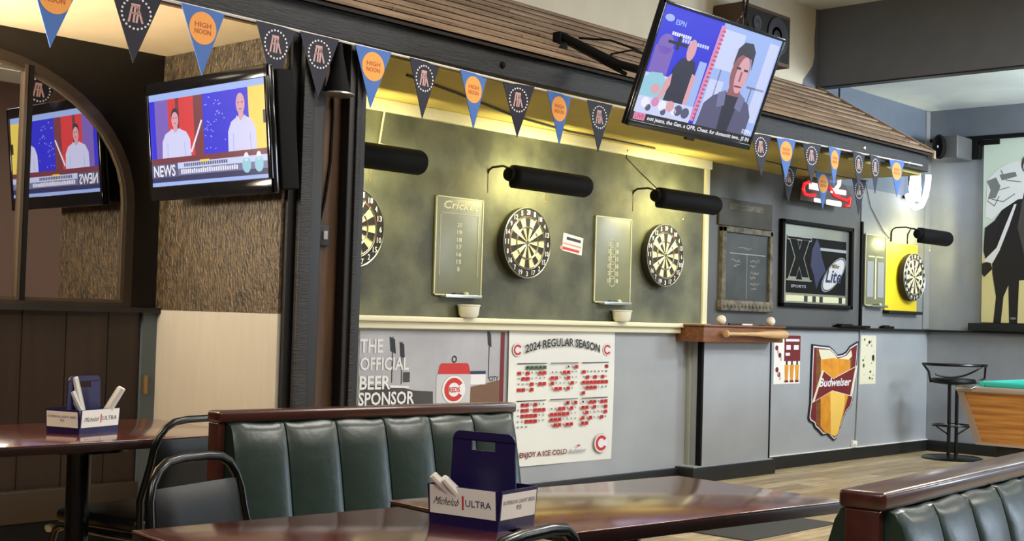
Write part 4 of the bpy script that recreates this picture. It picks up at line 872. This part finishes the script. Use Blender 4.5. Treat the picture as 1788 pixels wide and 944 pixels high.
k.poly(HS([(1726, 318), (1742, 312), (1750, 328), (1742, 348), (1728, 350), (1733, 334)]), yy - 0.0024, 0.0006, 'photo_grey')
k.poly(HS([(1748, 308), (1775, 304), (1778, 312), (1752, 318)]), yy - 0.0024, 0.0006, 'photo_grey')
k.poly(HS([(1724, 400), (1740, 388), (1756, 372), (1748, 400), (1742, 430), (1740, 460), (1728, 462), (1722, 440)]), yy - 0.0026, 0.0006, 'photo_black')
k.poly(HS([(1720, 462), (1734, 458), (1738, 472), (1724, 486), (1720, 480)]), yy - 0.003, 0.0006, 'photo_black')
k.poly(HS([(1722, 458), (1738, 462), (1750, 440), (1765, 400), (1778, 360), (1774, 360), (1760, 395), (1745, 435)]), yy - 0.0034, 0.0006, 'photo_white')
k.disc(*HS([(1800, 292)])[0], 0.085, 0.10, yy - 0.0034, 0.0006, 'dark_print', 20); k.disc(*HS([(1800, 296)])[0], 0.065, 0.075, yy - 0.004, 0.0006, 'photo_white', 20)
for (a, c) in ((1795, 292), (1806, 292)): k.disc(*HS([(a, c)])[0], 0.012, 0.01, yy - 0.0048, 0.0006, 'photo_black', 8)
k.disc(*HS([(1775, 557)])[0], 0.03, 0.012, yy - 0.0014, 0.0006, 'photo_grey', 10)
k.build('print', t)
k = MB(); k.box(-1.6, 0.10, -0.10, 0, 0.0, 0.075, 'soft_black', 0.005)
o = k.build('picture_ledge', loc=(L, 3.6, 1.19), rz=-PI / 2); o.scale.x = -1; o.scale.x = 1
o.location = (L, 3.7, 1.187); tag(o, 'black ledge under the large horse photograph', 'shelf')
t = thing('wall_speaker', 'dark wall speaker with round front beside the horse photograph', 'spotlight', (12.1, 5.46, 2.93))
k = MB(); k.box(-0.12, 0.22, -0.15, 0.10, -0.11, 0.11, 'charcoal_paint', 0.015); k.build('body', t)  # speaker box with an oval ring on its front
k = MB(); k.X = Matrix.Diagonal((1, 0.5, 1, 1)); k.lathe([(0.09, 0.05), (0.115, 0.02), (0.12, -0.02), (0.105, -0.045), (0.085, -0.035), (0.0, -0.02)], 'matte_black', (-0.15, 0.03, 0.0), 'X', 24)
k.lathe([(0.014, 0), (0.01, -0.006), (0, -0.008)], 'white_print', (-0.19, 0.03, 0.0), 'X', 10); k.build('front_ring', t)
k = MB(); k.box(0.20, 0.248, -0.23, -0.02, -0.09, 0.11, 'matte_black', 0.006); k.build('bracket', t); k = MB(); k.box(0.2, 0.248, -0.42, -0.21, 0.04, 0.09, 'matte_black', 0.006); k.build('bracket_arm', t)

# ------------------------------------------------------------------ floor mats
k = MB(); k.box(6.27, 7.26, 3.93, D - 0.6, 0, 0.008, 'floor_mat', 0.003); tag(k.build('floor_mat'), 'long dark grey rubber mat on the floor seen under the table edge', 'mat')
k = MB(); k.box(7.45, 8.17, 4.21, D - 0.3, 0, 0.008, 'floor_mat', 0.003); tag(k.build('floor_mat'), 'dark grey rubber mat seen beyond the far corner of the table', 'mat')

# ------------------------------------------------------------------ bar stool
t = thing('bar_stool', 'black metal bar stool with curved back rail beside the pool table', 'stool', (11.77, 5.22, 0), rz=math.radians(-47))
k = MB(); k.lathe([(0.27, 0), (0.272, 0.012), (0.25, 0.022), (0.10, 0.032), (0.05, 0.04)], 'black_metal', n=36); k.build('base', t)
for sx in (-0.035, 0.035):
    k = MB(); k.tube([(sx, 0, 0.03), (sx, 0, 0.70)], 0.017, 'black_metal', 12); k.build('post', t)
k = MB(); k.lathe([(0.10, 0.685), (0.20, 0.70), (0.205, 0.715), (0.19, 0.74), (0.1, 0.735), (0, 0.725)], 'black_vinyl', n=32); k.build('seat', t)
k = MB(); arc_ = [(0.29 * math.cos(a), 0.22 * math.sin(a) - 0.02, 0.87) for a in [PI + PI * i / 14 for i in range(15)]]
k.tube([(-0.21, 0, 0.70), (-0.23, 0, 0.80), (-0.29, -0.02, 0.87)] , 0.011, 'black_metal', 8); k.tube([(0.2, 0, 0.70), (0.29, 0, 0.75), (0.29, -0.02, 0.87)], 0.011, 'black_metal', 8)
k.tube(arc_, 0.013, 'black_metal', 8); k.tube([(-0.29, 0.0, 0.87), (0.29, 0.0, 0.87)], 0.009, 'black_metal', 8); k.tube([(-0.2 + 0.035 * i, -0.1, 0.755 + 0.10 * ((i - 4) / 8) ** 2) for i in range(14)], 0.009, 'black_metal', 8); k.build('back_rail', t)
k = MB(); k.tube([(-0.19, 0.0, 0.31), (0.06, 0.0, 0.31)], 0.012, 'black_metal', 8); k.tube([(0.17 * math.cos(a), 0.13 * math.sin(a), 0.31) for a in [2 * PI * i / 20 for i in range(20)]], 0.011, 'black_metal', 8, closed=True)
k.tube([(-0.17, 0, 0.31), (-0.035, 0, 0.22)], 0.008, 'black_metal', 6); k.tube([(0.17, 0, 0.31), (0.035, 0, 0.22)], 0.008, 'black_metal', 6); k.build('footrest', t)

# ------------------------------------------------------------------ pool table
t = thing('pool_table', 'coin operated pool table with oak laminate side and green cloth', 'pool table', (9.07, 4.0, 0))
def prism(k, top, bot, zt, zb, m):
    vs = [(x, y, zb) for x, y in bot] + [(x, y, zt) for x, y in top]; n_ = len(top)
    k.add(vs, [tuple(range(n_ - 1, -1, -1)), tuple(range(n_, 2 * n_))] + [(i, (i + 1) % n_, (i + 1) % n_ + n_, i + n_) for i in range(n_)], m)
k = MB(); prism(k, [(0.02, -1.28), (2.3, -1.28), (2.3, -0.02), (0.02, -0.02)], [(0.10, -1.20), (2.2, -1.20), (2.2, -0.12), (0.10, -0.12)], 0.755, 0.40, 'oak_laminate'); k.build('body', t)
k = MB()
for (a, c, a2, c2) in ((0.01, -0.045, 0.09, -0.145),):
    prism(k, [(0.005, -0.055), (0.05, -0.055), (0.05, -0.005), (0.005, -0.005)], [(0.09, -0.155), (0.13, -0.155), (0.13, -0.11), (0.09, -0.11)], 0.755, 0.39, 'taupe_trim')
prism(k, [(0.005, -1.30), (0.05, -1.30), (0.05, -1.25), (0.005, -1.25)], [(0.09, -1.21), (0.13, -1.21), (0.13, -1.16), (0.09, -1.16)], 0.755, 0.39, 'taupe_trim')
k.box(0.085, 2.21, -1.21, -0.11, 0.385, 0.402, 'taupe_trim'); k.build('corner_trim', t)
k = MB(); k.box(-0.005, 2.31, -1.31, 0.0, 0.755, 0.795, 'taupe_trim', 0.01); k.build('top_rail', t)
for (x, y) in ((0.0, -0.02), (0.0, -1.29)):
    k = MB(); k.box(x - 0.012, x + 0.14, y - 0.12 if y > -1 else y - 0.02, y + 0.025 if y > -1 else y + 0.12, 0.76, 0.80, 'chrome', 0.012); k.build('corner_cap', t)
k = MB(); k.box(0.13, 2.2, -1.18, -0.13, 0.79, 0.797, 'green_felt'); k.build('cloth', t)
k = MB()
for (a, c, e, f) in ((0.09, 0.14, -1.15, -0.16), (0.16, 1.08, -0.14, -0.09), (1.2, 2.15, -0.14, -0.09), (0.16, 2.15, -1.22, -1.17)): k.box(a, c, e, f, 0.79, 0.832, 'green_felt', 0.012)
k.build('cushion', t)
for (x, y) in ((0.28, -0.30), (2.0, -0.30), (0.28, -1.02), (2.0, -1.02)):
    k = MB(); k.box(x - 0.09, x + 0.09, y - 0.09, y + 0.09, 0.03, 0.39, 'soft_black', 0.006); k.box(x - 0.06, x + 0.06, y - 0.06, y + 0.06, 0, 0.03, 'matte_black'); k.build('leg', t)

# ------------------------------------------------------------------ tables
def table(name, label, cx_, cy_, W, Dp, rz, ped=(0.0, 0.0)):
    t = thing('restaurant_table', label, 'table', (cx_, cy_, 0), rz, 'mahogany laminate tables')
    k = MB(); k.box(-W / 2, W / 2, -Dp / 2, Dp / 2, 0.746, 0.75, 'mahogany', 0.0015); k.box(-W / 2 + 0.001, W / 2 - 0.001, -Dp / 2 + 0.001, Dp / 2 - 0.001, 0.718, 0.746, 'mahogany_edge', 0.003); k.build('tabletop', t)
    k = MB(); k.X = Matrix.Translation((ped[0], ped[1], 0)); k.lathe([(0.16, 0.718), (0.16, 0.708), (0.04, 0.70), (0.038, 0.06), (0.05, 0.04)], 'black_metal', n=20); k.build('pedestal', t)
    k = MB(); k.X = Matrix.Translation((ped[0], ped[1], 0))
    for a in (0, PI / 2, PI, 3 * PI / 2):
        k.tube([(0.02 * math.cos(a), 0.02 * math.sin(a), 0.055), (0.26 * math.cos(a), 0.26 * math.sin(a), 0.02)], [0.03, 0.016], 'black_metal', 8)
    k.build('cross_base', t)
    return t
table('a', 'reddish brown table holding the nearer napkin caddy at the left', 1.735, 1.995, 0.655, 0.62, math.radians(-7), (-0.11, 0.08))
table('b', 'reddish brown table pushed end on, its bare top stretching right of the nearer caddy', 2.630, 2.007, 1.03, 0.58, math.radians(-6.5))
tc = table('c', 'reddish brown table with the farther napkin caddy by the mirror wall', 2.36, 4.27, 1.12, 0.72, 0, (-0.05, -0.19))

# ------------------------------------------------------------------ napkin caddies
def caddy(label, x, y, rz, lw=0.21, dw=0.165, hgt=0.085, top=0.197):
    t = thing('napkin_caddy', label, 'caddy', (x, y, 0.75), rz, 'navy and white cardboard napkin caddies')
    lx, ly = lw / 2, dw / 2
    k = MB(); th = 0.003; fl = 1.03
    def wall(p0, p1, out):   # slightly flared wall
        ox, oy = out
        v = []
        for (zz, f) in ((0.004, 0.0), (hgt, 0.006)):
            for (px_, py_) in (p0, p1): v.append((px_ + ox * f + (px_ / lx) * 0.002 * (zz > 0.05), py_ + oy * f, zz)); v.append((px_ + ox * (f - th), py_ + oy * (f - th), zz))
        k.add(v, [(0, 2, 6, 4), (1, 5, 7, 3), (4, 6, 7, 5), (0, 1, 3, 2), (0, 4, 5, 1), (2, 3, 7, 6)], 'navy_card')
    wall((-lx, -ly), (lx, -ly), (0, -1)); wall((lx, ly), (-lx, ly), (0, 1)); wall((lx, -ly), (lx, ly), (1, 0)); wall((-lx, ly), (-lx, -ly), (-1, 0))
    k.box(-lx, lx, -ly, ly, 0.0, 0.006, 'navy_card'); k.build('tray', t)
    k = MB(); e = 0.0095
    a = math.atan2(0.006, hgt)
    def face(wd, long):
        k.rect(-wd / 2 + 0.004, wd / 2 - 0.004, 0.024, hgt - 0.001, 0, 0.0008, 'white_paper')
        if long:
            k.text('Michelob', -wd * 0.40, -wd * 0.04, 0.044, 0.060, -0.0016, 'ink', shear=0.6, bold=-0.005); k.rect(0.0, wd * 0.025, 0.038, 0.067, -0.0008, 0.0006, 'red_print'); k.text('ULTRA', wd * 0.05, wd * 0.42, 0.046, 0.060, -0.0016, 'dark_blue_print', bold=0.0)
        else:
            k.text('SUPERIOR LIGHT BEER', -wd * 0.44, wd * 0.44, 0.056, 0.064, -0.0016, 'grey_print'); k.text('95', -0.01, 0.01, 0.042, 0.052, -0.0016, 'grey_print')
    for (ang, off, wd, lg) in ((0, ly, lw, True), (PI, ly, lw, True), (PI / 2, lx, dw, False), (-PI / 2, lx, dw, False)):
        k.X = Matrix.Rotation(ang, 4, 'Z') @ Matrix.Translation((0, -off - 0.001, 0)) @ Matrix.Rotation(a, 4, 'X'); face(wd, lg)
    k.X = Matrix.Identity(4); k.build('printed_panel', t)
    k = MB(); hw = 0.083 if lw < 0.19 else 0.08; r = 0.02; z1_ = top
    def strip(x0_, x1_, z0_, z1__): k.box(x0_, x1_, -0.002, 0.002, z0_, z1__, 'navy_card')
    sh = 0.031; s0, s1 = z1_ - 0.040, z1_ - 0.017
    pts = [(-hw - 0.01, 0.004), (hw + 0.01, 0.004)] + [(hw, s0)]
    k.poly([(-hw - 0.008, 0.004), (hw + 0.008, 0.004), (hw, s0), (-hw, s0)], 0.002, 0.004, 'navy_card')
    k.poly([(-hw, s0), (-sh, s0), (-sh, s1), (-hw, s1)], 0.002, 0.004, 'navy_card'); k.poly([(sh, s0), (hw, s0), (hw, s1), (sh, s1)], 0.002, 0.004, 'navy_card')
    cs = [(hw - r + r * math.cos(a_), z1_ - r + r * math.sin(a_)) for a_ in [PI / 2 * i / 6 for i in range(7)]]
    k.poly([(-hw, s1), (hw, s1)] + cs + [(-x_, z_) for x_, z_ in cs[::-1]], 0.002, 0.004, 'navy_card')
    k.build('handle', t)
    return t
c1 = caddy('nearer navy and white cardboard caddy with cut-out handle on the front table', 2.073, 1.971, math.radians(-82), 0.181, 0.136)
c2 = caddy('farther navy and white cardboard caddy on the table by the mirror wall', 2.411, 4.242, math.radians(18.5), 0.195, 0.146)
def roll(root, dx, dy, dz, lean, az, ln, label, r=0.011):
    M3 = root.matrix_basis
    p = M3 @ Vector((dx, dy, dz)); k = MB()
    k.tube([(0, 0, 0), (0, 0, ln * 0.5), (0, 0, ln)], [r, r * 1.06, r * 0.96], 'white_paper', 8)
    k.box(-r * 1.1, -r * 0.2, -r * 0.6, r * 0.6, 0, ln * 0.97, 'white_paper')
    o = k.build('napkin_roll', loc=p, rot=(0, lean, az)); tag(o, label, 'napkin', 'rolled white napkins in the caddies')
roll(c1, -0.012, -0.040, 0.034, math.radians(46), math.radians(142), 0.105, 'rolled white napkin leaning out of the nearer caddy, outermost', 0.009)
roll(c1, 0.012, -0.042, 0.030, math.radians(44), math.radians(140), 0.098, 'rolled white napkin in the nearer caddy close to its handle', 0.009)
roll(c1, 0.000, -0.024, 0.034, math.radians(48), math.radians(146), 0.100, 'rolled white napkin in the nearer caddy, middle of its three', 0.009)
roll(c2, -0.02, -0.035, 0.010, math.radians(14), math.radians(150), 0.19, 'tallest white napkin roll standing in the farther caddy')
roll(c2, -0.01, -0.045, 0.010, math.radians(26), math.radians(155), 0.15, 'white napkin roll leaning left in the farther caddy')
roll(c2, 0.00, -0.05, 0.010, math.radians(34), math.radians(150), 0.12, 'lowest white napkin roll leaning left in the farther caddy')
roll(c2, 0.035, -0.03, 0.010, math.radians(30), math.radians(-45), 0.17, 'white napkin roll leaning right in the farther caddy', 0.014)

# ------------------------------------------------------------------ chairs (front faces local -y)
def make_chair(label, loc, rz):
    t = thing('stacking_chair', label, 'chair', loc, rz, 'black tube framed chairs')
    k = MB(); L_ = []
    wb, wt = 0.205, 0.185
    left = [(-wb, 0.22, 0.44), (-wb, 0.215, 0.55), (-wt, 0.237, 0.67), (-wt + 0.004, 0.245, 0.72), (-wt + 0.02, 0.252, 0.762), (-wt + 0.045, 0.256, 0.792), (-wt + 0.08, 0.259, 0.81), (-0.05, 0.26, 0.816)]
    k.tube(left + [(-x, y, z) for x, y, z in left[::-1]], 0.0125, 'black_metal', 12); k.build('back_frame', t)
    for sx in (-1, 1):
        k = MB(); k.tube([(sx * wb, 0.22, 0.45), (sx * wb, 0.235, 0.3), (sx * (wb + 0.01), 0.27, 0.0)], 0.0125, 'black_metal', 10); k.build('leg', t)
        k = MB(); k.tube([(sx * wb, 0.21, 0.425), (sx * wb, -0.17, 0.425), (sx * wb, -0.205, 0.41), (sx * (wb + 0.005), -0.215, 0.37), (sx * (wb + 0.01), -0.235, 0.0)], 0.0125, 'black_metal', 10); k.build('leg', t)
    k = MB(); k.box(-0.205, 0.205, -0.215, 0.20, 0.435, 0.485, 'black_vinyl', 0.02); k.build('seat', t)
    k = MB(); P = []
    nx, nz = 10, 8
    for sgn in (-1, 1):
        rows_ = []
        for j in range(nz + 1):
            v = j / nz; z = 0.50 + 0.25 * v; yb = 0.215 + 0.03 * max(0, (z - 0.55) / 0.18); hw = wb - 0.022 - 0.022 * v
            rows_.append([(-hw + 2 * hw * i / nx, yb + sgn * (0.018 * (1 - abs(2 * i / nx - 1) ** 6) * (1 - abs(2 * v - 1) ** 6) + 0.002), z) for i in range(nx + 1)])
        if sgn > 0: rows_ = [r_[::-1] for r_ in rows_]
        k.grid(rows_, 'black_vinyl')
    k.build('backrest', t)
    return t
ch = make_chair('black padded chair between the green booth end and the near table', (2.035, 2.64, 0), math.radians(17))
ch2 = dup(ch, 'black chair at the mirror side table, mostly hidden by the green booth', (2.585, 4.12, 0), math.radians(190))
k = MB(); k.lathe([(0.0, 0), (0.012, 0.003), (0.017, 0.014), (0.016, 0.024), (0.0, 0.03)], 'cream_paper', (0.216, -0.222, 0.40)); o = k.build('end_cap', ch2); o['label'] = 'cream plastic cap on the seat frame'
dup(ch, 'black chair pushed against the front table, only its tube back visible', (1.722, 1.805, 0), math.radians(190))

# ------------------------------------------------------------------ booths
def booth(label, loc, rz, n_, cw, ends, double=False):
    ln = n_ * cw + 0.06
    t = thing('booth_bench', label, 'booth', loc, rz, 'green channel backed booths')
    prof = [(-0.035, 0.868), (-0.052, 0.862), (-0.062, 0.84), (-0.075, 0.79), (-0.095, 0.70), (-0.115, 0.60), (-0.135, 0.50), (-0.145, 0.42)]
    sides = (1, -1) if double else (1,)
    for sg in sides:
        k = MB()
        cols = []
        for c_ in range(n_):
            for j, u in enumerate((0, 0.015, 0.05, 0.12, 0.25, 0.5, 0.75, 0.88, 0.95, 0.985, 1)):
                if j == 10 and c_ < n_ - 1: continue
                bul = 0.015 * math.sin(PI * u) ** 0.4 if 0 < u < 1 else 0.0
                cols.append([(0.03 + (c_ + u) * cw, (y - bul * min(1, (0.875 - z) / 0.05) + (0.0 if 0 < u < 1 else 0.006)) * sg, z + (0.003 * math.sin(9 * c_ + 7 * u) if i < 2 else 0)) for i, (y, z) in enumerate(prof)])
        if sg < 0: cols = cols[::-1]
        k.grid(cols, 'green_leather')
        for x in (0.03, 0.03 + n_ * cw):
            k.add([(x, -0.0, 0.868), (x, 0.0, 0.42)] + [(x, y * sg, z) for y, z in prof[::-1]], [tuple(range(len(prof) + 2))], 'green_leather')
        k.build('backrest', t)
        k = MB(); k.box(0.065, ln - 0.03, min(-0.56 * sg, -0.10 * sg), max(-0.56 * sg, -0.10 * sg), 0.36, 0.46, 'green_leather', 0.03); k.build('seat', t)
        k = MB(); k.box(0.05, ln - 0.05, min(-0.50 * sg, -0.02 * sg), max(-0.50 * sg, -0.02 * sg), 0, 0.36, 'mahogany_edge'); k.build('base', t)
    k = MB(); k.box(0.0, ln, -0.045 if double else -0.045, 0.045 if double else 0.03, 0.868, 0.902, 'mahogany_rail', 0.009); k.build('top_rail', t)
    for x in (0.0, ln - 0.03):
        k = MB(); k.box(x + 0.002, x + 0.028, -0.032, 0.032 if double else 0.022, 0, 0.868, 'mahogany_rail', 0.003)
        k.build('end_panel', t)
    k = MB(); k.box(0.03, ln - 0.03, -0.015, 0.015 if double else 0.022, 0.3, 0.868, 'mahogany_edge'); k.build('back_panel', t)
booth('green leather booth bench standing behind the front tables', (2.235, 3.215, 0), math.radians(-5.6), 6, 0.182, None)
booth('green leather double booth in the lower right corner of the view', (2.20, 1.145, 0), math.radians(4.5), 7, 0.185, None, True)
